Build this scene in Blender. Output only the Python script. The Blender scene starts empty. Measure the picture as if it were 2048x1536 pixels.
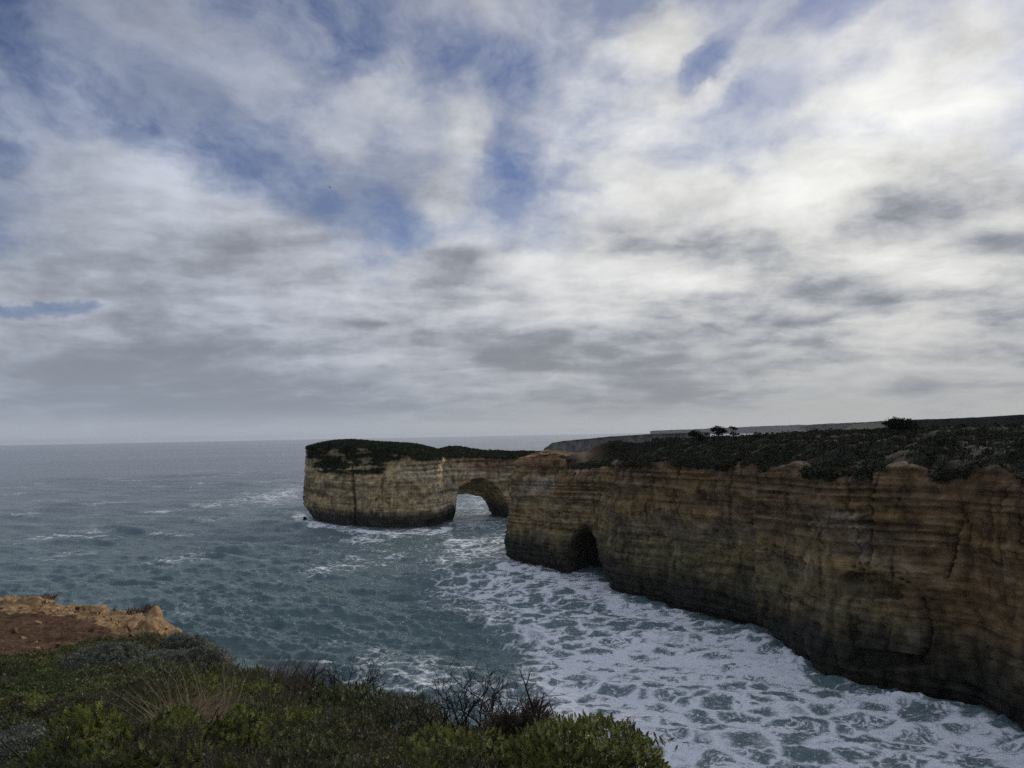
import bpy, math, random
import numpy as np
from mathutils import Matrix, Vector

S = bpy.context.scene
R = math.radians
rng = np.random.default_rng(7)

# ---------------------------------------------------------------- camera
EYE = 35.0                                    # metres above the sea
FPX = 1541.0                                  # focal length in photo pixels (2048 wide)
PITCH = math.atan(101 / 1541)
ROLL = -R(1.1)
cam = bpy.data.cameras.new('camera')
cam.sensor_width = 36.0
cam.lens = 36.0 * FPX / 2048
cam.clip_start = 0.1
cam.clip_end = 80000
cam_ob = bpy.data.objects.new('camera', cam)
cam_ob.matrix_world = (Matrix.Translation((0, 0, EYE)) @ Matrix.Rotation(math.pi / 2 + PITCH, 4, 'X')
                       @ Matrix.Rotation(ROLL, 4, 'Z'))
S.collection.objects.link(cam_ob)
S.camera = cam_ob

cP, sP, cR, sR = math.cos(PITCH), math.sin(PITCH), math.cos(ROLL), math.sin(ROLL)
def ray(px, py):
    a = (np.asarray(px, float) - 1024) / FPX; b = (768 - np.asarray(py, float)) / FPX
    x = cR * a - sR * b; y = sR * a + cR * b
    return np.stack([x, cP - sP * y, sP + cP * y], -1)
def at_z(px, py, z=0.0):
    d = ray(px, py); return np.array([0, 0, EYE]) + d * ((z - EYE) / d[..., 2])[..., None]
def at_y(px, py, Y):
    d = ray(px, py); return np.array([0, 0, EYE]) + d * (np.asarray(Y, float) / d[..., 1])[..., None]
def pix(Pt):
    """where a world point falls in the photo"""
    x = Pt[..., 0]; y = Pt[..., 1]; z = Pt[..., 2] - EYE
    dep = np.maximum(cP * y + sP * z, 0.05); up = -sP * y + cP * z
    a = x / dep; b = up / dep
    return 1024 + FPX * (cR * a + sR * b), 768 - FPX * (-sR * a + cR * b)

# ---------------------------------------------------------------- colour management
S.view_settings.view_transform = 'Standard'
S.view_settings.look = 'None'
S.view_settings.exposure = 0.4
S.view_settings.gamma = 1.0
S.render.engine = 'CYCLES'
S.cycles.use_denoising = False           # keep the fine rock and cloud texture
S.cycles.max_bounces = 6
S.cycles.diffuse_bounces = 3
S.cycles.volume_bounces = 0
S.cycles.transparent_max_bounces = 8
S.cycles.sample_clamp_indirect = 2.0
S.cycles.sample_clamp_direct = 2.5
S.cycles.use_adaptive_sampling = False

# ---------------------------------------------------------------- node helper
class N:
    def __init__(s, tree): s.t = tree
    def new(s, kind, **kw):
        n = s.t.nodes.new(kind)
        for k, v in kw.items(): setattr(n, k, v)
        return n
    def put(s, sock, v):
        if isinstance(v, bpy.types.NodeSocket): s.t.links.new(v, sock)
        elif v is not None: sock.default_value = v
    def m(s, op, a, b=None, c=None, clamp=False):
        n = s.new('ShaderNodeMath', operation=op, use_clamp=clamp)
        s.put(n.inputs[0], a); s.put(n.inputs[1], b); s.put(n.inputs[2], c)
        return n.outputs[0]
    def v(s, op, a, b=None, out=0):
        n = s.new('ShaderNodeVectorMath', operation=op)
        s.put(n.inputs[0], a); s.put(n.inputs[1], b)
        return n.outputs[out]
    def scale(s, a, k):
        n = s.new('ShaderNodeVectorMath', operation='SCALE')
        s.put(n.inputs[0], a); s.put(n.inputs['Scale'], k); return n.outputs[0]
    def map(s, x, a, b, c=0.0, d=1.0, smooth=True):
        n = s.new('ShaderNodeMapRange', interpolation_type='SMOOTHSTEP' if smooth else 'LINEAR')
        for i, q in enumerate((x, a, b, c, d)): s.put(n.inputs[i], q)
        return n.outputs[0]
    def mix(s, f, a, b, blend='MIX'):
        n = s.new('ShaderNodeMix', data_type='RGBA', blend_type=blend)
        s.put(n.inputs[0], f); s.put(n.inputs[6], a); s.put(n.inputs[7], b)
        return n.outputs[2]
    def noise(s, vec, scale, detail=4, rough=0.5, dist=0.0, lac=2.0, dim='3D'):
        n = s.new('ShaderNodeTexNoise', noise_dimensions=dim)
        s.put(n.inputs['Vector'], vec); s.put(n.inputs['Scale'], scale); s.put(n.inputs['Detail'], detail)
        s.put(n.inputs['Roughness'], rough); s.put(n.inputs['Distortion'], dist); s.put(n.inputs['Lacunarity'], lac)
        return n.outputs[0]
    def mapping(s, vec, loc=(0, 0, 0), rot=(0, 0, 0), sc=(1, 1, 1)):
        n = s.new('ShaderNodeMapping', vector_type='POINT')
        s.put(n.inputs[0], vec); n.inputs[1].default_value = loc; n.inputs[2].default_value = rot; n.inputs[3].default_value = sc
        return n.outputs[0]

# ---------------------------------------------------------------- sky: Nishita air under broken altocumulus
SUN_EL, SUN_AZ = R(27), R(36)                 # azimuth to the right of the view direction (+Y)
world = bpy.data.worlds.new('World'); S.world = world; world.use_nodes = True
def build_sky():
    t = world.node_tree; t.nodes.clear(); n = N(t)
    out = n.new('ShaderNodeOutputWorld'); bg = n.new('ShaderNodeBackground')
    t.links.new(bg.outputs[0], out.inputs[0])
    sky = n.new('ShaderNodeTexSky', sky_type='NISHITA', sun_disc=False, sun_elevation=SUN_EL, sun_rotation=SUN_AZ,
                altitude=40, air_density=1.0, dust_density=0.3, ozone_density=3.5)
    d = n.new('ShaderNodeTexCoord').outputs['Generated']
    sx = n.new('ShaderNodeSeparateXYZ'); t.links.new(d, sx.inputs[0]); x, y, z = sx.outputs
    az = n.m('ARCTAN2', x, y); el = n.m('ARCSINE', z)
    cm = n.new('ShaderNodeCombineXYZ'); t.links.new(az, cm.inputs[0]); t.links.new(el, cm.inputs[1]); ae = cm.outputs[0]
    # the cloud sheet: where the line of sight meets a layer overhead
    zc = n.m('ADD', n.m('MAXIMUM', z, 0.0), 0.20)
    cp = n.new('ShaderNodeCombineXYZ')
    t.links.new(n.m('DIVIDE', x, zc), cp.inputs[0]); t.links.new(n.m('DIVIDE', y, zc), cp.inputs[1]); P = cp.outputs[0]
    # slow wobble so that banks of cloud get ragged edges
    wob = n.new('ShaderNodeTexNoise'); n.put(wob.inputs['Vector'], ae); wob.inputs['Scale'].default_value = 5.0
    wob.inputs['Detail'].default_value = 6.0; wob.inputs['Roughness'].default_value = 0.6
    aw = n.v('ADD', ae, n.scale(n.v('SUBTRACT', wob.outputs['Color'], (0.5, 0.5, 0.5)), 0.10))
    def bank(px, py, rx, ry, rot, w):
        """a bank (w > 0) or a break (w < 0) in the cloud, by its compass bearing and elevation"""
        r = ray(px, py); r = r / np.linalg.norm(r)
        a0 = math.atan2(r[0], r[1]); e0 = math.asin(r[2])
        sh = n.v('SUBTRACT', aw, (a0, e0, 0))
        q = n.mapping(sh, rot=(0, 0, R(rot)), sc=(1, 1, 1))
        q = n.v('MULTIPLY', q, (FPX / rx, FPX / ry, 0))
        l = n.v('LENGTH', q, out=1)
        return n.map(l, 0.0, 1.75, w, 0.0)
    def total(lst):
        acc = None
        for b in lst:
            k = bank(*b); acc = k if acc is None else n.m('ADD', acc, k)
        return acc
    cover = total(COVER); shade = total(SHADE)
    # cloud texture: rolls that run nearly across the view, broken by finer billows
    wp = n.new('ShaderNodeTexNoise'); n.put(wp.inputs['Vector'], P); wp.inputs['Scale'].default_value = 1.6
    wp.inputs['Detail'].default_value = 5.0; wp.inputs['Roughness'].default_value = 0.6
    P = n.v('ADD', P, n.scale(n.v('SUBTRACT', wp.outputs['Color'], (0.5, 0.5, 0.5)), 0.30))
    f1 = n.noise(n.mapping(P, rot=(0, 0, R(-8)), sc=(1.0, 0.7, 1.0)), 1.25, 11, 0.60, 0.0)
    def billow(vec, img):
        p_ = n.noise(n.mapping(vec, loc=(3.1, 7.7, 2.0), rot=(0, 0, R(-20)), sc=(0.9, 1, 1)), 2.7, 10, 0.60, 0.0)
        q_ = n.noise(n.mapping(img, sc=(1, 1.5, 1)), 5.0, 11, 0.58, 0.0)          # clouds have height: not all squashed flat
        return n.m('ADD', n.m('MULTIPLY', p_, 0.5), n.m('MULTIPLY', q_, 0.5))
    f2 = billow(P, ae)
    f2s = billow(n.v('ADD', P, (0.06, 0.08, 0)), n.v('ADD', ae, (0.020, 0.017, 0)))       # a little nearer the sun: which side of a billow is lit
    f3 = n.noise(n.mapping(P, loc=(9.1, 1.7, 5.0), rot=(0, 0, R(12)), sc=(0.62, 1.15, 1)), 1.9, 6, 0.50, 0.0)
    vo = n.new('ShaderNodeTexVoronoi', feature='F1'); n.put(vo.inputs['Vector'], n.mapping(P, rot=(0, 0, R(15)), sc=(0.8, 1.1, 0))); vo.inputs['Scale'].default_value = 2.6
    vo.inputs['Detail'].default_value = 2.0; vo.inputs['Roughness'].default_value = 0.55
    puff = n.m('SUBTRACT', 0.5, vo.outputs['Distance'])                       # rounded tufts
    dn = n.m('ADD', n.m('MULTIPLY', f1, 0.62), n.m('MULTIPLY', f2, 0.38))
    dens = n.m('ADD', n.m('ADD', 0.08, n.m('ADD', n.m('MULTIPLY', dn, 0.85), n.m('MULTIPLY', puff, 0.10))), cover)
    veil = n.map(dens, 0.30, 0.56, 0.0, 1.0)
    body = n.m('MULTIPLY', n.map(dens, 0.49, 0.62, 0.0, 1.0), n.m('SUBTRACT', 1.0, total(GAUZE), clamp=True))
    # brightness of the cloud: sun glow, thickness, rolls
    sun = (math.sin(SUN_AZ) * math.cos(SUN_EL), math.cos(SUN_AZ) * math.cos(SUN_EL), math.sin(SUN_EL))
    g = n.v('DOT_PRODUCT', d, sun, out=1)
    glow = n.m('ADD', n.m('MULTIPLY', n.m('POWER', n.m('MAXIMUM', g, 0.0), 5.0), 0.20),
               n.m('MULTIPLY', n.m('POWER', n.m('MAXIMUM', g, 0.0), 30.0), 0.06))
    roll_gain = n.m('ADD', 0.95, n.m('MULTIPLY', n.m('POWER', n.m('MAXIMUM', g, 0.0), 4.0), 0.95))
    thin_lit = n.m('MULTIPLY', n.m('SUBTRACT', 0.5, dn), 1.25)
    relief = n.m('ADD', n.m('ADD', n.m('MULTIPLY', n.m('SUBTRACT', f3, 0.5), 0.50), n.m('MULTIPLY', n.m('SUBTRACT', f2, f2s), 1.25)), n.m('ADD', thin_lit, n.m('MULTIPLY', n.m('SUBTRACT', puff, 0.08), -0.22)))
    lum = n.m('ADD', n.m('ADD', 0.25, glow), n.m('MULTIPLY', relief, roll_gain))
    lum = n.m('ADD', lum, shade)
    lum = n.m('SMOOTH_MAX', lum, 0.20, 0.24)
    lum = n.m('MULTIPLY', 0.92, n.m('SUBTRACT', 1.0, n.m('EXPONENT', n.m('MULTIPLY', lum, -1.22))))
    lum = n.m('MAXIMUM', n.m('ADD', n.m('MULTIPLY', n.m('SUBTRACT', lum, 0.36), 1.10), 0.36), 0.10)
    lum = n.m('MULTIPLY', lum, n.m('MULTIPLY', n.map(z, 0.56, 0.92, 1.0, 2.9), n.map(n.v('DOT_PRODUCT', d, (0.5, -0.86, 0), out=1), 0.1, 0.9, 1.0, 1.9)))       # unseen cloud overhead and behind right brightened, added to light ground and rock
    cool = n.map(g, 0.45, 0.98, 0.0, 1.0)
    tint = n.mix(cool, (0.90, 0.965, 1.12, 1), (1.0, 1.0, 0.972, 1))
    tint = n.mix(n.map(lum, 0.18, 0.55, 0.75, 0.0), tint, (0.89, 0.97, 1.13, 1))
    lc = n.new('ShaderNodeCombineXYZ')
    for i in range(3): t.links.new(lum, lc.inputs[i])
    cloud = n.mix(1.0, lc.outputs[0], tint, 'MULTIPLY')
    air = n.mix(1.0, n.scale(sky.outputs[0], AIR), (0.80, 0.80, 1.0, 1), 'MULTIPLY')
    f4 = n.noise(n.mapping(P, loc=(1.1, 4.4, 8.0), rot=(0, 0, R(35)), sc=(1.0, 0.6, 1)), 3.4, 9, 0.64, 0.0)
    wisp = n.m('ADD', n.map(f4, 0.37, 0.68, 0.03, 0.64), n.m('MULTIPLY', veil, 0.40), clamp=True)
    thin = n.mix(0.68, air, cloud)                       # high thin veil: blue shows through
    col = n.mix(wisp, air, thin)
    col = n.mix(body, col, cloud)
    # murk along the horizon
    hz = n.map(el, R(0.0), R(10.0), 0.72, 0.0)
    murk = n.mix(cool, (0.225, 0.255, 0.31, 1), (0.24, 0.25, 0.255, 1))
    col = n.mix(hz, col, murk)
    col = n.mix(n.map(el, R(0.2), R(2.6), 0.75, 0.0), col, n.mix(cool, (0.315, 0.345, 0.39, 1), (0.36, 0.36, 0.35, 1)))
    # below the horizon only the sea's own dull colour
    low = n.map(z, -0.03, -0.004, 1.0, 0.0)
    col = n.mix(low, col, (0.05, 0.06, 0.065, 1))
    n.put(bg.inputs[0], n.scale(col, 10.0)); bg.inputs[1].default_value = 0.1
AIR = 0.044
COVER = [  # px, py, rx, ry, tilt, weight
    (300, 180, 240, 48, 25, -0.32), (470, 275, 120, 40, 32, -0.32), (620, 30, 120, 60, 10, -0.34), (900, 105, 70, 50, 0, -0.22), (770, 420, 110, 36, 42, -0.18),
    (1040, 315, 42, 52, -20, -0.36), (1545, 165, 66, 34, -15, -0.34), (1430, 95, 60, 22, -35, -0.28), (1015, 160, 50, 50, 30, -0.24), (60, 60, 160, 60, 15, -0.16),
    (90, 603, 90, 10, -2, -0.26), (10, 315, 40, 26, 0, -0.2), (1640, 10, 80, 26, 0, -0.24),
    (330, 430, 300, 100, 22, 0.24), (665, 285, 60, 45, 0, 0.18), (1750, 260, 260, 180, 0, 0.20), (1220, 330, 160, 110, 0, 0.14), (1180, 140, 110, 70, 0, 0.10),
    (720, 200, 110, 60, 15, 0.08), (560, 130, 60, 40, 0, 0.05), (760, 180, 110, 80, 0, 0.12), (930, 250, 60, 60, 0, 0.14), (1350, 190, 120, 70, -15, 0.10), (1024, 700, 1400, 160, 0, 0.30), (1330, 50, 110, 60, 0, 0.10), (1500, 480, 450, 110, 0, 0.18), (880, 400, 60, 50, 0, 0.14), (880, 535, 110, 50, 10, 0.16)]
GAUZE = [(600, 190, 300, 110, 22, 0.50), (120, 50, 220, 70, 10, 0.50), (760, 440, 110, 60, 40, 0.5), (950, 150, 120, 70, 10, 0.3), (60, 330, 110, 60, 0, 0.25), (930, 460, 80, 40, 0, 0.2)]
SHADE = [(250, 740, 560, 110, 0, -0.10), (1500, 700, 700, 120, 0, -0.05), (1450, 400, 120, 60, 0, 0.06), (860, 400, 70, 60, 0, -0.08), (1000, 560, 90, 40, -20, 0.12), (1330, 590, 260, 26, -8, 0.12), (1750, 590, 200, 20, -10, 0.10), (1900, 640, 200, 16, -10, 0.10), (1700, 740, 240, 10, -4, 0.12), (960, 490, 40, 20, 0, 0.14),
    (1960, 110, 260, 190, 0, -0.02), (1700, 290, 300, 90, -20, 0.22), (1240, 330, 220, 110, 0, 0.16), (1400, 200, 250, 90, -10, 0.14), (1180, 100, 120, 70, 0, 0.12),
    (250, 250, 260, 36, 26, 0.10), (690, 290, 50, 26, 0, 0.12), (500, 400, 160, 40, 25, 0.07), (330, 590, 200, 30, 0, 0.06),
    (1780, 410, 340, 90, -10, -0.17), (1620, 480, 220, 50, -8, -0.14), (1180, 480, 160, 40, -5, -0.08), (870, 535, 120, 50, 15, -0.12), (1350, 660, 420, 50, 0, -0.08),
    (480, 520, 160, 30, 8, -0.12), (160, 720, 260, 50, 0, -0.16), (350, 560, 260, 40, 5, -0.06), (1720, 240, 200, 80, -20, 0.10), (600, 810, 600, 40, 0, -0.10), (1150, 720, 260, 30, 0, -0.12), (1500, 800, 500, 40, 0, -0.08), (1700, 620, 300, 40, -6, -0.08),
    (1850, 700, 250, 50, -6, -0.05), (1850, 800, 150, 20, 0, 0.10), (120, 850, 200, 22, 0, 0.07)]
build_sky()

# ---------------------------------------------------------------- sun, veiled by cloud
sl = bpy.data.lights.new('sun', 'SUN'); sl.energy = 1.4; sl.angle = R(11); sl.color = (1.0, 0.93, 0.82)
sun_ob = bpy.data.objects.new('sun', sl)
sd = Vector((math.sin(SUN_AZ) * math.cos(SUN_EL), math.cos(SUN_AZ) * math.cos(SUN_EL), math.sin(SUN_EL)))
sun_ob.rotation_euler = sd.to_track_quat('Z', 'Y').to_euler()
sun_ob.location = (60, 40, 90)
S.collection.objects.link(sun_ob)

# ---------------------------------------------------------------- numpy noise and mesh helpers
_perm = np.random.default_rng(11).permutation(256).astype(np.int64); _perm = np.concatenate([_perm, _perm, _perm])
_g = np.random.default_rng(12).normal(size=(256, 3)); _g /= np.linalg.norm(_g, axis=1)[:, None]; _g = _g.astype(np.float32)
def perlin(x, y, z):
    x, y, z = np.broadcast_arrays(x, y, z)
    xi = np.floor(x).astype(np.int64); yi = np.floor(y).astype(np.int64); zi = np.floor(z).astype(np.int64)
    xf = (x - xi).astype(np.float32); yf = (y - yi).astype(np.float32); zf = (z - zi).astype(np.float32)
    xi &= 255; yi &= 255; zi &= 255
    fd = lambda t: t * t * t * (t * (t * 6 - 15) + 10)
    u, v, w = fd(xf), fd(yf), fd(zf)
    def c(i, j, k):
        g = _g[_perm[_perm[_perm[xi + i] + yi + j] + zi + k]]
        return g[..., 0] * (xf - i) + g[..., 1] * (yf - j) + g[..., 2] * (zf - k)
    a = c(0, 0, 0) * (1 - u) + c(1, 0, 0) * u; b = c(0, 1, 0) * (1 - u) + c(1, 1, 0) * u
    e = c(0, 0, 1) * (1 - u) + c(1, 0, 1) * u; f = c(0, 1, 1) * (1 - u) + c(1, 1, 1) * u
    return (a * (1 - v) + b * v) * (1 - w) + (e * (1 - v) + f * v) * w
def fbm(x, y, z, octs=4, gain=0.5, lac=2.03):
    t = 0; a = 1.0; n = 0
    for i in range(octs):
        t = t + a * perlin(x + 17.3 * i, y - 9.1 * i, z + 4.7 * i); n += a
        a *= gain; x = x * lac; y = y * lac; z = z * lac
    return t * 1.6 / n ** 0.5 / 1.2
def cells(x, y, seed=0):
    """distance to the nearest scattered point of a unit grid"""
    xi = np.floor(x).astype(np.int64); yi = np.floor(y).astype(np.int64); best = np.full(x.shape, 9.0)
    for i in (-1, 0, 1):
        for j in (-1, 0, 1):
            h = _perm[_perm[(xi + i + seed) & 255] + ((yi + j) & 255)]
            px = xi + i + 0.1 + 0.8 * ((h * 37 % 256) / 255.0); py = yi + j + 0.1 + 0.8 * ((h * 101 % 256) / 255.0)
            best = np.minimum(best, (px - x) ** 2 + (py - y) ** 2)
    return np.sqrt(best)
def domes(x, y, seed=0):
    """rounded hummocks, one per cell of a unit grid: height 0..1 and which hummock"""
    xi = np.floor(x).astype(np.int64); yi = np.floor(y).astype(np.int64); best = np.zeros(x.shape); who = np.zeros(x.shape, np.int64)
    for i in (-1, 0, 1):
        for j in (-1, 0, 1):
            h = _perm[_perm[(xi + i + seed) & 255] + ((yi + j) & 255)]
            px = xi + i + 0.1 + 0.8 * ((h * 37 % 256) / 255.0); py = yi + j + 0.1 + 0.8 * ((h * 101 % 256) / 255.0); r = 0.62 + 0.45 * ((h * 59 % 256) / 255.0)
            v = np.sqrt(np.maximum(1 - ((px - x) ** 2 + (py - y) ** 2) / r ** 2, 0)) * r * (0.75 + 0.5 * ((h * 83 % 256) / 255.0)); k = v > best
            best = np.where(k, v, best); who = np.where(k, h, who)
    return best, who
def sstep(a, b, x):
    t = np.clip((x - a) / (b - a), 0, 1); return t * t * (3 - 2 * t)
def lerp(a, b, t): return a + (b - a) * t
def inpoly(px, py, poly):
    r = np.zeros(np.shape(px), bool); n = len(poly)
    for i in range(n):
        x1, y1 = poly[i]; x2, y2 = poly[(i + 1) % n]
        if y1 == y2: continue
        k = ((y1 > py) != (y2 > py)) & (px < (x2 - x1) * (py - y1) / (y2 - y1) + x1)
        r ^= k
    return r
def polydist(px, py, pts, closed=False):
    best = np.full(np.shape(px), 1e12); pts = np.asarray(pts, float)
    m = len(pts) if closed else len(pts) - 1
    for i in range(m):
        a = pts[i]; b = pts[(i + 1) % len(pts)]; d = b - a; L = max(d @ d, 1e-9)
        t = np.clip(((px - a[0]) * d[0] + (py - a[1]) * d[1]) / L, 0, 1)
        best = np.minimum(best, (px - a[0] - t * d[0]) ** 2 + (py - a[1] - t * d[1]) ** 2)
    return np.sqrt(best)
def soft(px, py, poly, w):
    """1 inside a polygon, fading to 0 over w outside/inside its edge"""
    s = polydist(px, py, poly, True) * np.where(inpoly(px, py, poly), 1, -1)
    return sstep(-w, w, s)

def mesh_of(name, V, F, col=None, smooth=True, mats=()):
    me = bpy.data.meshes.new(name); V = np.ascontiguousarray(V, np.float32); F = np.ascontiguousarray(F, np.int32)
    me.vertices.add(len(V)); me.vertices.foreach_set('co', V.ravel())
    k = F.shape[1]; me.loops.add(F.size); me.loops.foreach_set('vertex_index', F.ravel())
    me.polygons.add(len(F)); me.polygons.foreach_set('loop_start', np.arange(len(F), dtype=np.int32) * k)
    me.polygons.foreach_set('use_smooth', np.full(len(F), smooth))
    if col is not None:
        c = np.ones((len(V), 4), np.float32); c[:, :col.shape[1]] = col
        at = me.attributes.new('col', 'FLOAT_COLOR', 'POINT'); at.data.foreach_set('color', c.ravel())
    for m_ in mats: me.materials.append(m_)
    me.update(calc_edges=True)
    return me
def ob(name, me, parent=None, label=None, cat=None, group=None, kind=None, loc=None):
    o = bpy.data.objects.new(name, me); S.collection.objects.link(o)
    if parent is not None: o.parent = parent
    if loc is not None: o.location = loc
    for k, v in (('label', label), ('category', cat), ('group', group), ('kind', kind)):
        if v: o[k] = v
    return o
def gridfaces(nu, nv, closed_u=False):
    i, j = np.meshgrid(np.arange(nu if closed_u else nu - 1), np.arange(nv - 1), indexing='ij'); i2 = (i + 1) % nu
    return np.stack([i * nv + j, i2 * nv + j, i2 * nv + j + 1, i * nv + j + 1], -1).reshape(-1, 4)
def keepfaces(V, F, keep):
    """drop faces whose vertices are not all kept, and the loose vertices"""
    F = F[keep[F].all(1)]; u = np.unique(F); m = np.full(len(V), -1); m[u] = np.arange(len(u)); return u, m[F]
def surface_nets(d, org, h):
    """closed surface of a sampled distance field"""
    s = d < 0; nx, ny, nz = (q - 1 for q in d.shape)
    c = np.zeros((nx, ny, nz), np.int8)
    for i in (0, 1):
        for j in (0, 1):
            for k in (0, 1): c += s[i:nx + i, j:ny + j, k:nz + k]
    act = (c > 0) & (c < 8); I, J, K = np.nonzero(act); idx = np.full(act.shape, -1, np.int64); idx[act] = np.arange(len(I))
    acc = np.zeros((len(I), 3)); cnt = np.zeros(len(I))
    for ax in range(3):
        o1, o2 = [q for q in range(3) if q != ax]
        for a in (0, 1):
            for b in (0, 1):
                p0 = np.zeros(3, int); p0[o1] = a; p0[o2] = b; p1 = p0.copy(); p1[ax] = 1
                v0 = d[I + p0[0], J + p0[1], K + p0[2]]; v1 = d[I + p1[0], J + p1[1], K + p1[2]]
                x = (v0 < 0) != (v1 < 0); t = np.where(x, v0 / np.where(x, v0 - v1, 1), 0)
                acc += x[:, None] * (p0 + t[:, None] * (p1 - p0)); cnt += x
    V = (np.stack([I, J, K], -1) + acc / cnt[:, None]) * h + np.array(org)
    Fs = []
    for ax in range(3):
        o1, o2 = [(1, 2), (2, 0), (0, 1)][ax]
        sl0 = [slice(1, -1)] * 3; sl1 = [slice(1, -1)] * 3; sl0[ax] = slice(0, -1); sl1[ax] = slice(1, None)
        a, b = s[tuple(sl0)], s[tuple(sl1)]
        for flip in (False, True):
            e = np.argwhere((a & ~b) if not flip else (~a & b))
            if not len(e): continue
            off = np.ones(3, int); off[ax] = 0; e = e + off
            q = []
            for da, db in ((1, 1), (0, 1), (0, 0), (1, 0)):
                w = e.copy(); w[:, o1] -= da; w[:, o2] -= db; q.append(idx[w[:, 0], w[:, 1], w[:, 2]])
            q = np.stack(q, -1); Fs.append(q[:, ::-1] if flip else q)
    F = np.concatenate(Fs); return V, F[(F >= 0).all(1)]

# ---------------------------------------------------------------- materials
def material(name, rough=0.9, spec=0.3):
    m_ = bpy.data.materials.new(name); m_.use_nodes = True; t = m_.node_tree
    bs = t.nodes['Principled BSDF']; bs.inputs['Roughness'].default_value = rough; bs.inputs['Specular IOR Level'].default_value = spec
    return m_, N(t), bs
def attr(n, name='col'):
    a = n.new('ShaderNodeAttribute', attribute_name=name); return a
def bump(n, bs, h, dist, strength=1.0):
    b = n.new('ShaderNodeBump'); b.inputs['Distance'].default_value = dist; b.inputs['Strength'].default_value = strength
    n.put(b.inputs['Height'], h); n.put(bs.inputs['Normal'], b.outputs[0])
def rock_material(name, grain=1.0):
    """layered limestone: base colour by bed from the mesh, mottled, pitted and streaked here"""
    m_, n, bs = material(name, 0.92, 0.2)
    P = n.new('ShaderNodeTexCoord').outputs['Object']
    a = n.noise(P, 0.45 * grain, 9, 0.66); b = n.noise(n.mapping(P, sc=(0.25, 0.25, 3.2)), 1.1 * grain, 5, 0.6)
    st = n.noise(n.mapping(P, sc=(1, 1, 0.10)), 0.9 * grain, 5, 0.6); zone = n.map(n.noise(P, 0.11, 3, 0.5), 0.46, 0.62)    # drip streaks here and there
    k = n.m('ADD', n.m('ADD', n.map(a, 0.28, 0.72, 0.42, 1.56), n.map(b, 0.3, 0.7, -0.13, 0.13)), n.m('MULTIPLY', zone, n.map(st, 0.34, 0.68, -0.42, 0.30)))
    n.put(bs.inputs['Base Color'], n.scale(attr(n).outputs['Color'], k))
    hgt = n.m('ADD', n.m('MULTIPLY', n.noise(P, 1.6 * grain, 9, 0.7), 0.8), n.m('MULTIPLY', n.noise(n.mapping(P, sc=(0.3, 0.3, 4)), 1.2 * grain, 5, 0.6), 0.5))
    bump(n, bs, hgt, 0.4 / grain)
    return m_
ROCK = rock_material('limestone')
def plain(name, rough=0.9, spec=0.25, var=0.5, sc=3.0, trans=0.0):
    """colour from the mesh with mottling; trans lets light through thin leaves"""
    m_, n, bs = material(name, rough, spec)
    P = n.new('ShaderNodeTexCoord').outputs['Object']
    k = n.map(n.noise(P, sc, 5, 0.6), 0.3, 0.7, 1 - var, 1 + var)
    c = n.scale(attr(n).outputs['Color'], k); n.put(bs.inputs['Base Color'], c)
    if trans:
        tr = n.new('ShaderNodeBsdfTranslucent'); n.put(tr.inputs[0], c); mx = n.new('ShaderNodeMixShader'); mx.inputs[0].default_value = trans
        out = n.t.nodes['Material Output']; n.t.links.new(bs.outputs[0], mx.inputs[1]); n.t.links.new(tr.outputs[0], mx.inputs[2]); n.t.links.new(mx.outputs[0], out.inputs[0])
    return m_
LEAF = plain('leaves', 0.55, 0.35, 0.3, 6.0, 0.3)
FARLEAF = plain('scrub_leaves', 0.95, 0.0, 0.35, 0.4, 0.1)
SOIL = plain('soil', 0.95, 0.1, 0.45, 5.0)
BARK = plain('bark', 0.9, 0.15, 0.4, 12.0)
LAND = plain('heath_land', 0.95, 0.1, 0.5, 0.08)

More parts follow.
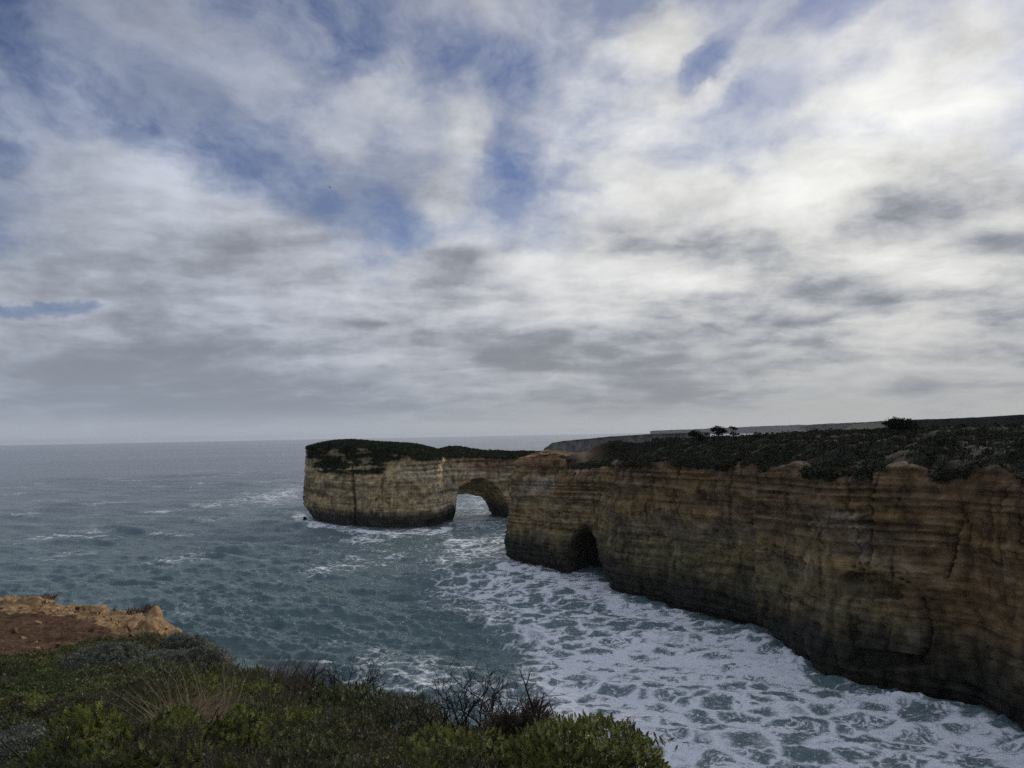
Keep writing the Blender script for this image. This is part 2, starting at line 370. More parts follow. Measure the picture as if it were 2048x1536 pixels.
# ---------------------------------------------------------------- sea
def build_sea():
    rows = 760; cols = 1000
    # rows even in the picture plane from the foot of the cliffs out to the horizon, then a ring behind
    dep = np.linspace(math.tan(R(27)), 35 / 21000, rows) ** 1.0
    q = np.linspace(0, 1, rows); dep = lerp(math.tan(R(27)), 0.0, q); dep = np.maximum(dep, 0)
    r = 35 / np.maximum(dep, 35 / 21000.0); r = np.unique(r); r = np.concatenate([[8, 20, 35, 50, 60], r[r > 66], [26000]]); rows = len(r)
    a = np.linspace(R(-48), R(52), cols); A, Rr = np.meshgrid(a, r, indexing='ij')
    X = Rr * np.sin(A); Y = Rr * np.cos(A); base = np.stack([X, Y, 0 * X], -1); px, py = pix(base)
    cell = np.gradient(r)[None, :] + 0 * A
    Z = np.zeros_like(X); DX = np.zeros_like(X); DY = np.zeros_like(X)
    g = np.random.default_rng(5); n = 190
    lam = 1.2 * (36 / 1.2) ** (g.random(n) ** 1.35); th = R(205) + g.normal(0, 0.34, n) * (1.2 - 0.7 * np.log(lam) / 4)
    # calmer water in the cove behind the cape
    cove = np.ones_like(X)
    warp = 6 * perlin(X / 60, Y / 60, 0.3)
    for L, t, p in zip(lam, th, g.random(n) * 6.28):
        k = 2 * math.pi / L; amp = 0.0150 * L ** 0.45
        vis = sstep(1.2, 2.6, L / cell); dx, dy = math.sin(t), math.cos(t)
        ph = k * (X * dx + Y * dy + warp * 0.3) + p
        s = np.sin(ph); Z += vis * amp * s; c = vis * amp * 0.85 * np.cos(ph); DX += c * dx; DY += c * dy
    for i in range(9):                                   # the ground swell, in long ordered lines
        L = g.uniform(26, 60); t = R(203) + g.normal(0, .10); k = 2 * math.pi / L; ph = k * (X * math.sin(t) + Y * math.cos(t) + warp) + g.random() * 6.28; vis = sstep(1.2, 2.6, L / cell)
        Z += vis * 0.085 * (1 + np.sin(ph)) ** 1.6 * 0.8
    patch = 0.75 + 0.6 * perlin(X / 45, Y / 90, 2.0)
    Z *= patch * 1.35; DX *= patch; DY *= patch
    # foam cover, 0..1
    e = 18 * fbm(px / 90, py / 45, 1.0, 4); ex, ey = px + e, py + e * 0.6
    F = np.zeros_like(X)
    def add(poly, w, v): np.maximum(F, v * soft(ex, ey, poly, w), out=F)
    # the churned basin under the near cliff
    add([(1010, 1105), (900, 1140), (842, 1180), (870, 1225), (960, 1262), (1040, 1310), (1020, 1380), (1000, 1440), (1150, 1540), (2200, 1560),
         (2100, 1480), (1700, 1360), (1400, 1230), (1200, 1165)], 62, 0.50)
    add([(1060, 1310), (1230, 1270), (1420, 1255), (1560, 1300), (1700, 1390), (1850, 1430), (2080, 1520), (2080, 1700), (1260, 1600), (1090, 1420)], 40, 0.66)
    add([(1010, 1112), (1060, 1128), (1200, 1160), (1240, 1195), (1430, 1250), (1480, 1290), (1380, 1280), (1240, 1240), (1120, 1185), (1000, 1150)], 16, 0.72)
    add([(1330, 1250), (1480, 1272), (1560, 1300), (1640, 1370), (1760, 1410), (1960, 1450), (2060, 1490), (2060, 1560), (1700, 1480), (1500, 1380)], 24, 0.82)
    add([(1040, 1290), (1300, 1300), (1330, 1360), (1260, 1430), (1080, 1400)], 30, 0.62)
    # open water under and left of the stack
    add([(600, 1030), (640, 1048), (720, 1058), (800, 1066), (870, 1064), (915, 1050), (900, 1072), (800, 1078), (700, 1072), (640, 1062), (590, 1045)], 7, 0.70)
    add([(620, 1040), (660, 1058), (650, 1066), (610, 1052)], 5, 0.9); add([(715, 1058), (790, 1068), (780, 1076), (712, 1068)], 5, 0.9)
    add([(400, 1008), (520, 985), (610, 965), (610, 1012), (500, 1010)], 16, 0.40)
    add([(900, 1080), (1015, 1060), (1015, 1120), (940, 1130), (850, 1150)], 20, 0.42)
    add([(905, 1000), (960, 990), (1020, 1040), (1015, 1065), (910, 1070)], 10, 0.30)
    add([(560, 1085), (700, 1065), (880, 1075), (1015, 1040), (1015, 1120), (860, 1180), (560, 1130)], 30, 0.16)
    for cx_, cy_, rx_ in ((652, 1338, 22), (760, 1352, 18), (850, 1370, 30), (690, 1290, 14)):
        F[:] = np.maximum(F, 0.42 * np.exp(-((px - cx_) / rx_) ** 2 - ((py - cy_) / (rx_ * 0.28)) ** 2))
    # whitecaps on the highest crests of the open sea
    cap = sstep(0.62, 1.25, Z / (0.35 + 0.2 * patch)) * sstep(-0.1, 0.5, perlin(X / 30, Y / 30, 5.0)) * sstep(2600, 600, Rr)
    F = np.maximum(F, 0.40 * cap); F = np.maximum(F, 0.05)
    # foam-covered water is broken into low lumps; surf heaps up against the rock
    fm = sstep(0.3, 0.9, F)
    Z = Z * (1 - 0.35 * fm) + fm * (0.28 * fbm(X / 3.2, Y / 3.2, 0.0, 4) + 0.10 * fbm(X / 0.9, Y / 0.9, 3.0, 2) * sstep(1.2, 0.4, cell))
    def surf(path, w, h, seed):
        d = polydist(X, Y, path); k = np.exp(-(d / w) ** 2)
        lump = np.clip(0.55 + 0.9 * fbm(X / (w * 1.3), Y / (w * 1.3), seed, 4), 0, 1.6)
        return k * h * 0.62 * lump
    wl = lambda pts: at_z(np.array([p[0] for p in pts]), np.array([p[1] for p in pts]), 0.0)[:, :2]
    up = surf(wl([(1000, 1138), (1040, 1143), (1080, 1150), (1105, 1156)]), 3.2, 2.6, 1.0)
    up += surf(wl([(1230, 1205), (1330, 1228), (1420, 1256)]), 2.6, 1.3, 2.0)
    up += surf(wl([(1500, 1285), (1570, 1318), (1610, 1345)]), 2.4, 1.5, 3.0)
    up += surf(wl([(1780, 1412), (1880, 1440), (1960, 1462), (2040, 1490)]), 3.0, 1.3, 4.0)
    up += surf(wl([(622, 1050), (660, 1064)]), 4.0, 2.2, 5.0) + surf(wl([(715, 1066), (790, 1075)]), 4.0, 1.6, 6.0)
    up += surf(wl([(1240, 1245), (1320, 1270)]), 2.2, 0.9, 7.0)
    Z += up; F = np.maximum(F, sstep(0.12, 0.8, up) * 0.92)
    V = np.stack([X + DX * 0.8, Y + DY * 0.8, Z], -1).reshape(-1, 3)
    teal = sstep(900, 120, Rr) ; c = np.stack([F, teal, 0 * F], -1).reshape(-1, 3)
    me = mesh_of('sea', V, gridfaces(cols, rows), c)
    m_, n, bs = material('sea_water', 0.12, 0.5)
    at = attr(n); sp = n.new('ShaderNodeSeparateColor'); n.put(sp.inputs[0], at.outputs['Color']); foam, tl = sp.outputs[0], sp.outputs[1]
    P = n.new('ShaderNodeTexCoord').outputs['Object']
    # ripples finer than the mesh
    rp = n.m('ADD', n.m('MULTIPLY', n.noise(n.mapping(P, rot=(0, 0, R(25)), sc=(0.6, 1, 1)), 1.1, 5, 0.65), 1.35),
             n.m('MULTIPLY', n.noise(n.mapping(P, rot=(0, 0, R(8)), sc=(0.5, 1, 1)), 0.16, 5, 0.62), 2.6))
    far = n.noise(n.mapping(P, rot=(0, 0, R(5)), sc=(0.35, 1, 1)), 0.022, 6, 0.65)
    rp = n.m('ADD', rp, n.m('MULTIPLY', far, 3.5))
    # lacework of foam
    wp = n.new('ShaderNodeTexNoise'); n.put(wp.inputs['Vector'], P); wp.inputs['Scale'].default_value = 0.35; wp.inputs['Detail'].default_value = 5
    wv = n.v('ADD', P, n.scale(n.v('SUBTRACT', wp.outputs['Color'], (0.5, 0.5, 0.5)), 3.2))
    wv = n.mapping(wv, rot=(0, 0, R(-10)), sc=(0.72, 1.12, 0.0))
    def lace(scale, off):
        v = n.new('ShaderNodeTexVoronoi', feature='DISTANCE_TO_EDGE'); n.put(v.inputs['Vector'], n.v('ADD', wv, off)); v.inputs['Scale'].default_value = scale
        return n.m('SUBTRACT', 1.0, n.m('MULTIPLY', v.outputs['Distance'], 2.3), clamp=True)
    cloudy = n.noise(P, 0.16, 7, 0.66); fine = n.noise(wv, 2.0, 6, 0.72)
    big = lace(0.23, (0, 0, 0)); sml = n.m('MULTIPLY', lace(0.66, (3, 5, 0)), n.map(cloudy, 0.40, 0.62, 0.62, 1.0)); tiny = n.m('MULTIPLY', lace(1.9, (7, 1, 0)), n.map(fine, 0.35, 0.65, 0.60, 0.95))
    lacev = n.m('MAXIMUM', n.m('MAXIMUM', big, sml), tiny)
    lacev = n.m('ADD', lacev, n.m('ADD', n.m('MULTIPLY', n.m('SUBTRACT', cloudy, 0.5), 0.75), n.m('MULTIPLY', n.m('SUBTRACT', fine, 0.5), 0.75)))
    thr = n.m('SUBTRACT', 1.13, n.m('MULTIPLY', n.m('MULTIPLY', foam, n.map(n.noise(n.mapping(P, rot=(0, 0, R(-20)), sc=(0.6, 1, 1)), 0.045, 4, 0.55), 0.36, 0.64, 0.86, 1.20)), 0.74))
    fa = n.map(n.m('SUBTRACT', lacev, thr), -0.10, 0.24)
    water = n.mix(tl, (0.125, 0.150, 0.172, 1), (0.125, 0.182, 0.182, 1))
    milk = n.mix(n.map(foam, 0.12, 0.75, 0.0, 0.55), water, (0.17, 0.26, 0.25, 1))      # air beaten into the water
    n.put(bs.inputs['Base Color'], n.mix(fa, milk, (0.86, 0.87, 0.88, 1)))
    n.put(bs.inputs['Roughness'], n.map(fa, 0, 1, 0.14, 0.9, False)); bs.inputs['IOR'].default_value = 1.33
    # gusts: patches and streaks of ruffled and slick water, at every distance
    gust = n.noise(n.mapping(P, rot=(0, 0, R(6)), sc=(0.30, 1, 1)), 0.0016, 12, 0.74)
    n.put(bs.inputs['Specular IOR Level'], n.map(gust, 0.36, 0.64, 0.30, 0.75))
    bump(n, bs, n.m('ADD', n.m('MULTIPLY', rp, n.map(gust, 0.36, 0.64, 1.3, 0.6)), n.m('MULTIPLY', fa, 0.25)), 0.5, 1.0)
    me.materials.append(m_)
    ob('sea', me, kind='structure', label='grey green choppy sea, foaming white below the near cliff', cat='sea')
build_sea()

# ---------------------------------------------------------------- the near headland: cliff face and scrubby top
def poly_z(pts): return at_z(np.array([p[0] for p in pts], float), np.array([p[1] for p in pts], float), 0.0)[:, :2]
FOOT = np.concatenate([[[104, 20], [86, 44], [70, 62], [59.5, 76]],
    poly_z([(2048, 1490), (1960, 1440), (1900, 1420), (1800, 1400), (1700, 1372), (1645, 1356), (1612, 1330), (1560, 1300), (1480, 1265), (1400, 1240),
            (1300, 1210), (1235, 1195), (1207, 1180), (1196, 1158), (1130, 1150), (1075, 1140), (1030, 1131), (1015, 1122)]),
    [[-2.0, 219], [2, 227], [9, 234], [18, 236], [27, 231], [38, 231], [50, 243], [72, 268], [112, 302], [180, 335]]])
LAND_POLY = np.concatenate([FOOT, [[420, 380], [520, 200], [420, 30]]])
def build_headland():
    # even spacing along the foot, lightly rounded corners
    P = FOOT.copy()
    for _ in range(2):
        q = np.empty((2 * len(P) - 2, 2)); q[0::2] = 0.8 * P[:-1] + 0.2 * P[1:]; q[1::2] = 0.2 * P[:-1] + 0.8 * P[1:]; P = np.concatenate([P[:1], q, P[-1:]])
    L = np.concatenate([[0], np.cumsum(np.hypot(*np.diff(P, axis=0).T))])
    u = np.arange(0, L[-1], 0.24); C = np.stack([np.interp(u, L, P[:, 0]), np.interp(u, L, P[:, 1])], -1)
    T = np.gradient(C, axis=0); ker = np.hanning(23); ker /= ker.sum()
    T = np.stack([np.convolve(np.pad(T[:, i], 11, 'edge'), ker, 'valid') for i in (0, 1)], -1); T /= np.linalg.norm(T, axis=1)[:, None]
    Nn = np.stack([-T[:, 1], T[:, 0]], -1)
    # rim height along the face, from the photo
    zz = np.concatenate([np.arange(-2.0, 27.5, 0.15)]); nv0 = len(zz)
    q0 = np.concatenate([C, np.full((len(u), 1), 28.0)], -1); rx, _ = pix(q0)
    rim = 28.4 + 0.9 * fbm(u / 14, 3.0 + 0 * u, 0 * u, 3) + 0.5 * fbm(u / 3, 9.0 + 0 * u, 0 * u, 2)
    rim += 1.2 * np.exp(-((rx - 1560) / 22) ** 2) + 1.4 * np.exp(-((rx - 1790) / 45) ** 2) + 2.0 * np.exp(-((rx - 1935) / 45) ** 2) + 0.8 * np.exp(-((rx - 1450) / 30) ** 2)
    gul = sstep(0.08, 0.5, perlin(u / 8.0, 0 * u + 2.2, 0 * u + 0.4)) * (C[:, 0] > 26) * sstep(1960, 1920, rx); rim -= 1.9 * gul
    near_cape = np.exp(-((C[:, 0] - 6) ** 2 + (C[:, 1] - 214) ** 2) / 14 ** 2)
    rim += 1.3 * np.exp(-((rx - 1078) / 30) ** 2) * (C[:, 1] > 190) * (C[:, 1] < 232) - 2.2 * sstep(1098, 1122, rx) * sstep(1215, 1185, rx) * (C[:, 1] > 178)
    f = np.linspace(0, 1, 205); Z = -2 + (rim[:, None] + 2) * f[None, :]
    U = u[:, None] + 0 * Z
    X0 = C[:, 0][:, None] + 0 * Z; Y0 = C[:, 1][:, None] + 0 * Z
    px, py = pix(np.stack([X0, Y0, Z], -1))
    dip = Z + 0.012 * U + 0.5 * fbm(X0 / 30, Y0 / 30, Z / 14, 3)                      # the beds dip a little towards us
    off = -0.055 * np.maximum(Z, 0) - 0.4
    # wave-cut notch and the swelling foot above it
    off += 0.9 * np.exp(-((Z - 6) / 4) ** 2) - 1.1 * np.exp(-((Z - 0.6) / 1.3) ** 2)
    # beds: ledges standing proud, at three scales
    b1 = perlin(0 * dip + 0.3, 0 * dip + 7.7, dip / 2.3); b2 = perlin(0 * dip + 5.3, U / 40, dip / 0.75); b3 = perlin(U / 12, 0 * dip + 2.2, dip / 0.28)
    patchy = 0.35 + 0.65 * sstep(-0.25, 0.35, fbm(U / 16, Z / 9, 0 * U + 4, 2)); upper = sstep(15, 21, Z)
    off += (0.75 * b1 + 0.5 * np.tanh(6 * b2) * 0.95 * patchy + 0.22 * b3 * patchy) * (0.55 + 0.75 * upper)
    # buttresses, joints and general raggedness
    wv = U + 0.9 * fbm(U / 7, Z / 6, 0 * U, 3)
    off += 1.7 * fbm(wv / 17, Z / 70, 0 * U + 1, 3) + 0.7 * fbm(wv / 4.5, Z / 16, 0 * U + 2, 3)
    jn = np.abs(perlin(wv / 3.3, Z / 30, 0 * U + 8)); off -= 0.8 * sstep(0.06, 0.0, jn) * sstep(-0.1, 0.3, perlin(U / 9, Z / 7, 0 * U + 3))
    off += 0.42 * fbm(X0 / 1.8, Y0 / 1.8, Z / 1.3, 5) + 0.12 * fbm(X0 / 0.5, Y0 / 0.5, Z / 0.4, 3)
    # honeycomb of pits in the soft bed half way up
    soft_bed = sstep(14.2, 15.5, dip) * sstep(19.3, 18.0, dip) * sstep(-0.15, 0.25, fbm(U / 11, Z / 6, 0 * U + 6, 2))
    off -= 0.55 * soft_bed * sstep(0.42, 0.15, cells(U / 1.1 + 0.3 * fbm(U, Z, 0 * U, 2), dip / 0.8)) * sstep(-0.1, 0.2, perlin(U / 2.6, Z / 2, 0 * U + 9))
    joint = sstep(0.06, 0.0, jn) * sstep(-0.1, 0.3, perlin(U / 9, Z / 7, 0 * U + 3)); pitted = soft_bed * sstep(0.40, 0.12, cells(U / 1.1 + 0.3 * fbm(U, Z, 0 * U, 2), dip / 0.8))
    front = (Nn[:, 0] * (0 - C[:, 0]) + Nn[:, 1] * (0 - C[:, 1]) > 0)[:, None]
    def inset(poly, w, depth): return -depth * soft(px, py, poly, w) * front
    off += inset([(1161, 1052), (1146, 1066), (1138, 1095), (1134, 1170), (1199, 1170), (1196, 1125), (1186, 1092), (1174, 1068)], 4, 10.0)   # the sea cave
    off += inset([(1166, 1046), (1150, 1058), (1190, 1080), (1204, 1140), (1215, 1170), (1196, 1170), (1180, 1080)], 5, 0.9)
    off += inset([(1672, 1160), (1690, 1148), (1745, 1150), (1772, 1170), (1800, 1196), (1740, 1196), (1680, 1192)], 7, 1.7)              # dark hollow
    off += inset([(1700, 1046), (1712, 1034), (1733, 1030), (1740, 1048), (1722, 1056)], 3, 1.2)
    off += inset([(1700, 1322), (1720, 1300), (1765, 1304), (1840, 1312), (1850, 1330), (1790, 1334), (1710, 1336)], 6, 1.8)
    off += inset([(1350, 960), (1368, 950), (1378, 960), (1372, 985), (1352, 980)], 4, 0.9) + inset([(1775, 995), (1800, 970), (1806, 985), (1790, 1005)], 4, 0.8)
    # cracks
    wig = 4 * fbm(px / 14, py / 14, 0 * px, 3)
    def crack(path, w, depth): return -depth * sstep(w, w * 0.3, polydist(px + wig, py, path)) * front
    off += crack([(1665, 945), (1680, 995), (1682, 1015), (1690, 1030)], 5, 1.2) + crack([(1712, 945), (1722, 985), (1731, 1020), (1733, 1060), (1727, 1085), (1725, 1132)], 5, 1.4)
    off += crack([(1905, 1046), (1900, 1090), (1892, 1130), (1884, 1160)], 4, 1.1) + crack([(1698, 1058), (1703, 1100), (1700, 1135)], 3, 0.7)
    off += crack([(1942, 1090), (1938, 1105), (1968, 1130)], 3, 0.8) + crack([(1842, 1200), (1862, 1260), (1858, 1300), (1840, 1318)], 5, 0.9) + crack([(1330, 985), (1334, 1010)], 4, 0.8)
    off += crack([(1135, 950), (1128, 1010), (1124, 1040)], 4, 0.8) + crack([(1102, 915), (1100, 965)], 5, 1.0)
    # the long shoulder where the near buttress stands in front of the recess behind it
    sh_x = np.interp(py, [900, 1040, 1120, 1230, 1310, 1500], [1513, 1514, 1520, 1538, 1580, 1640])
    dd = px - sh_x; off += front * (1.5 * sstep(-3, 3, dd) * np.exp(-np.maximum(dd, 0) / 90) - 2.0 * sstep(3, -3, dd) * np.exp(-np.maximum(-dd, 0) / 110)) * sstep(1250, 1350, px) * sstep(24, 12, Z * 0.55)
    # narrower collar under the cape's cap
    rimfall = np.clip((rim[:, None] - Z), 0, None)
    off -= 1.1 * np.exp(-rimfall / 0.8)
    X = X0 + Nn[:, 0][:, None] * off; Y = Y0 + Nn[:, 1][:, None] * off
    # turn the top edge inland below the scrub
    for k, (dn, dz) in enumerate(((0.9, 0.35), (2.4, 0.35), (4.4, -0.5), (7.0, -1.8))):
        X = np.concatenate([X, (X0[:, -1] + Nn[:, 0] * (off[:, -1] - dn))[:, None]], 1); Y = np.concatenate([Y, (Y0[:, -1] + Nn[:, 1] * (off[:, -1] - dn))[:, None]], 1)
        Z = np.concatenate([Z, (rim + dz)[:, None]], 1)
    # rock colours bed by bed
    pad = lambda a: np.concatenate([a, np.repeat(a[:, -1:], 4, 1)], 1)
    d_ = pad(dip); Up = pad(U); pxp = pad(px); pyp = pad(py); Zp = Z
    red = np.array([.225, .125, .052]); buff = np.array([.300, .208, .088]); grey = np.array([.200, .152, .090]); pale = np.array([.36, .295, .20]); wet_dark = np.array([.030, .030, .024]); olive = np.array([.165, .138, .065])  # toned darker than the stack's rock: the face's shade put into the colours
    w = lambda a: np.asarray(a)[..., None]
    n1 = fbm(Up / 18, d_ / 5, 0 * Up + 11, 3); n2 = fbm(Up / 5, d_ / 1.0, 0 * Up + 13, 4)
    col = lerp(grey, buff, w(sstep(-0.3, 0.4, n1)))
    col = lerp(col, olive, w(0.75 * sstep(17, 13, d_) * sstep(6, 11, d_)))
    warm = sstep(20, 22, d_) * (0.45 + 0.4 * sstep(0, 0.4, n2)); warm = np.maximum(warm, 0.75 * sstep(1650, 1900, pxp) * sstep(8, 14, d_)); warm = np.maximum(warm, sstep(24, 27, Zp) * sstep(1230, 1130, pxp))
    warm = np.maximum(warm, 0.5 * sstep(19, 14, d_) * sstep(10, 14, d_) * sstep(1180, 1100, pxp))
    col = lerp(col, red, w(warm * 0.85))
    col = lerp(col, pale, w(0.75 * soft(pxp, pyp, [(1620, 1018), (1700, 1022), (1735, 1060), (1735, 1130), (1700, 1130), (1690, 1060), (1640, 1050)], 12)))
    col = lerp(col, pale, w(0.7 * soft(pxp, pyp, [(1530, 1015), (1580, 1015), (1600, 1040), (1535, 1045)], 9) * sstep(0.0, 0.35, perlin(Up / 0.5, Zp / 9, 0 * Up))))
    col = lerp(col, pale, w(0.7 * soft(pxp, pyp, [(1035, 955), (1105, 950), (1100, 985), (1032, 992)], 8)))
    # thin dark partings and pale bands, bed by bed; crowded in the upper third, sparse below
    band = perlin(0 * d_ + 1.1, Up / 70, d_ / 1.5); lineA = sstep(0.055, 0.015, np.abs(perlin(0 * d_ + 4.4, Up / 90, d_ / 1.15))) * sstep(-0.2, 0.2, fbm(Up / 10, d_ / 3, 0 * Up + 31, 2))
    lineB = sstep(0.16, 0.04, np.abs(perlin(0 * d_ + 6.1, Up / 50, d_ / 0.45))) * sstep(18, 22, d_) * sstep(-0.1, 0.25, fbm(Up / 8, d_ / 2, 0 * Up + 37, 2))
    col = col * w(0.86 + 0.40 * np.clip(n2, -0.6, 0.6)) * w(1 + 0.26 * np.clip(band, -.5, .5)) * w(1 - 0.46 * lineA) * w(1 - 0.22 * lineB)
    jc = pad(joint); pits = pad(pitted)
    col = col * w(1 - 0.45 * jc) * w(1 - 0.5 * pits)
    col = lerp(col, pale, w(0.30 * sstep(0.2, 0.45, fbm(Up / 7, d_ / 4, 0 * Up + 33, 3)) * sstep(7, 10, d_)))
    col = lerp(col, np.array([.045, .04, .03]), w(0.55 * sstep(0.05, 0.3, perlin(Up / 0.7, Zp / 14, 0 * Up + 35)) * sstep(0.1, 0.4, fbm(Up / 9, Zp / 6, 0 * Up + 36, 2)) * sstep(21, 17, d_)))
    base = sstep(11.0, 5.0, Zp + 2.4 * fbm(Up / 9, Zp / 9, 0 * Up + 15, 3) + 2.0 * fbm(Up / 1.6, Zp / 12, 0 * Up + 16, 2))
    col = col * w(1 + 0.35 * sstep(1240, 1060, pxp))  # cape end painted lighter, for the stronger light it gets
    base = np.maximum(base, soft(pxp, pyp, [(1161, 1054), (1143, 1070), (1133, 1095), (1128, 1170), (1198, 1170), (1194, 1125), (1184, 1092), (1172, 1068)], 4))  # cave inside painted dark as well: its shade put into the colour
    col = lerp(col, wet_dark, w(base * 0.93))
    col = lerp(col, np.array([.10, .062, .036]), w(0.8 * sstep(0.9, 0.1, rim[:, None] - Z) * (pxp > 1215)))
    # tongues of scrub hanging over the rim
    hang = sstep(0.5, -0.6, (rim[:, None] - Z) - (0.4 + 2.6 * gul[:, None] + 1.6 * fbm(Up / 3.5, Z / 5, 0 * Up + 21, 3))) * (X > 24) * sstep(1975, 1930, pxp)
    hang *= 1 - np.maximum(soft(pxp, pyp, [(1525, 960), (1540, 922), (1580, 922), (1575, 960)], 8), soft(pxp, pyp, [(1740, 975), (1770, 915), (1830, 920), (1860, 970)], 12))
    col = lerp(col, np.array([.030, .031, .019]), w(hang))
    V = np.stack([X, Y, Z], -1); nv = X.shape[1]
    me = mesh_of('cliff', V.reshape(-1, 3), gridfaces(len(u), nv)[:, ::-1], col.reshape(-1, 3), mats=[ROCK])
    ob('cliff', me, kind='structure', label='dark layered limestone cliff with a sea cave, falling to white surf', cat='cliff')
    # ---- the top: scrub-covered slope rising inland to the plateau
    st = 0.85; gx = np.arange(-6, 190, st); gy = np.arange(30, 345, st); GX, GY = np.meshgrid(gx, gy, indexing='ij')
    ins = inpoly(GX, GY, LAND_POLY); s = polydist(GX, GY, FOOT[:]) * np.where(ins, 1, -1)
    # rim height of the nearest point of the face
    cs = C[::6]; near = np.zeros(GX.shape, int); bd = np.full(GX.shape, 1e9)
    for i, c in enumerate(cs):
        dq = (GX - c[0]) ** 2 + (GY - c[1]) ** 2; k = dq < bd; near[k] = i; bd[k] = dq[k]
    rz = rim[::6][near]
    s2 = s - 3.4
    neck = sstep(27, 19, GX) * sstep(196, 206, GY)                                        # the low bare neck out to the cape
    H = rz + (5.1 + 0.5 * perlin(GX / 40, GY / 40, 0.1)) * (1 - np.exp(-np.maximum(s2, 0) / 13.0)) * (1 - neck) + neck * (0.3 * fbm(GX / 5, GY / 5, 0.2, 3) + 0.1)
    H = lerp(rz + 0.15, H, sstep(0, 5, s2))
    hx, hy = pix(np.stack([GX, GY, H], -1))
    bare = np.maximum(soft(hx, hy, [(1750, 945), (1770, 915), (1800, 908), (1830, 925), (1850, 950)], 10), soft(hx, hy, [(1880, 965), (1905, 935), (1950, 908), (1990, 935), (1960, 968)], 12))
    bare = bare * 0.6; bare = np.maximum(bare, soft(hx, hy, [(1425, 945), (1450, 924), (1475, 940)], 6)); bare = np.maximum(bare, neck)
    bare = np.maximum(bare, sstep(4.6, 3.4, s) * 0.3)
    H = H + (1 - bare) * (0.8 * fbm(GX / 5.5, GY / 4.5, 1.0, 4) + 0.6 * (0.6 - cells(GX / 3.2, GY / 3.2))) + 0.25 * bare * fbm(GX / 2, GY / 2, 3.0, 3)
    keep = (s > 3.2)
    dirt = np.array([.095, .066, .042]); veg = np.array([.015, .016, .010]); redd = np.array([.12, .078, .05])
    c = lerp(veg, lerp(dirt, redd, w(neck)), w(bare)) * w(1 + 0.4 * fbm(GX / 6, GY / 6, 4.0, 3))
    Vt = np.stack([GX, GY, H], -1).reshape(-1, 3); uu, Ft = keepfaces(Vt, gridfaces(len(gx), len(gy)), keep.ravel())
    ob('clifftop', mesh_of('clifftop', Vt[uu], Ft, c.reshape(-1, 3)[uu], mats=[SOIL]), kind='structure', label='scrub covered plateau sloping up from the rim of the near cliff', cat='clifftop')
    # ---- scrub: uncountable low bushes as leaf clumps
    g = np.random.default_rng(21); m = 70000
    bx = g.uniform(-6, 150, m); by = g.uniform(45, 300, m)
    ii = ((bx + 6) / st).astype(int).clip(0, len(gx) - 1); jj = ((by - 30) / st).astype(int).clip(0, len(gy) - 1)
    ss = s[ii, jj]; ok = (ss > 3.0) & (bare[ii, jj] < g.random(m) * 0.9) & (ss < 75 * g.random(m) ** 1.2 + 12) & (neck[ii, jj] < 0.3)
    ok &= (by < 260)
    bx, by, ii, jj = bx[ok], by[ok], ii[ok], jj[ok]; bz = H[ii, jj]
    hi, hj = np.nonzero(hang[:, 120:209] > 0.6); q = g.choice(len(hi), min(4500, len(hi)), False); hi, hj = hi[q], hj[q] + 120
    bx = np.concatenate([bx, X[hi, hj]]); by = np.concatenate([by, Y[hi, hj]]); bz = np.concatenate([bz, Z[hi, hj]])
    return dict(bx=bx, by=by, bz=bz, H=H, gx=gx, gy=gy, st=st, s=s)
def leaf_clumps(cx, cy, cz, rad, per, fs, g, cols, flat=0.75):
    """bushes as loose domes of small leaf cards"""
    n = len(cx); k = n * per
    d = g.normal(size=(k, 3)); d /= np.linalg.norm(d, axis=1)[:, None]; d[:, 2] = np.abs(d[:, 2])
    rr = np.repeat(rad, per) * g.uniform(0.55, 1.05, k)
    c = np.stack([np.repeat(cx, per), np.repeat(cy, per), np.repeat(cz, per)], -1) + d * rr[:, None] * np.array([1, 1, flat])
    t = g.normal(size=(k, 3)); t -= d * (t * d).sum(1)[:, None] * 0.6; t /= np.linalg.norm(t, axis=1)[:, None]
    b = np.cross(d + 0.7 * g.normal(size=(k, 3)), t); b /= np.linalg.norm(b, axis=1)[:, None]
    sz = fs * g.uniform(0.6, 1.4, k) * np.repeat(rad, per) / rad.mean()
    t *= sz[:, None] * 0.5; b *= (sz * g.uniform(0.4, 0.9, k))[:, None] * 0.5
    V = np.stack([c - t - b * .4, c - b, c + t + b * .3, c + b], 1).reshape(-1, 3); F = np.arange(4 * k).reshape(-1, 4)
    co = cols[g.integers(0, len(cols), n)]; co = np.repeat(co, per, 0) * g.uniform(0.7, 1.35, (k, 1)); return V, F, np.repeat(co, 4, 0)
TOP = build_headland()
SCRUB_COLS = np.array([[.033, .037, .020], [.024, .028, .016], [.042, .038, .024], [.034, .042, .024], [.050, .045, .033]])
def build_scrub():
    g = np.random.default_rng(22); n = len(TOP['bx'])
    V, F, c = leaf_clumps(TOP['bx'], TOP['by'], TOP['bz'] - 0.15, g.uniform(0.4, 1.15, n) * (1 + 0.5 * (g.random(n) < 0.08)), 26, 0.30, g, SCRUB_COLS)
    ob('scrub', mesh_of('scrub', V, F, c, False, [FARLEAF]), kind='stuff', label='dark low coastal scrub covering the clifftop', cat='scrub')
build_scrub()

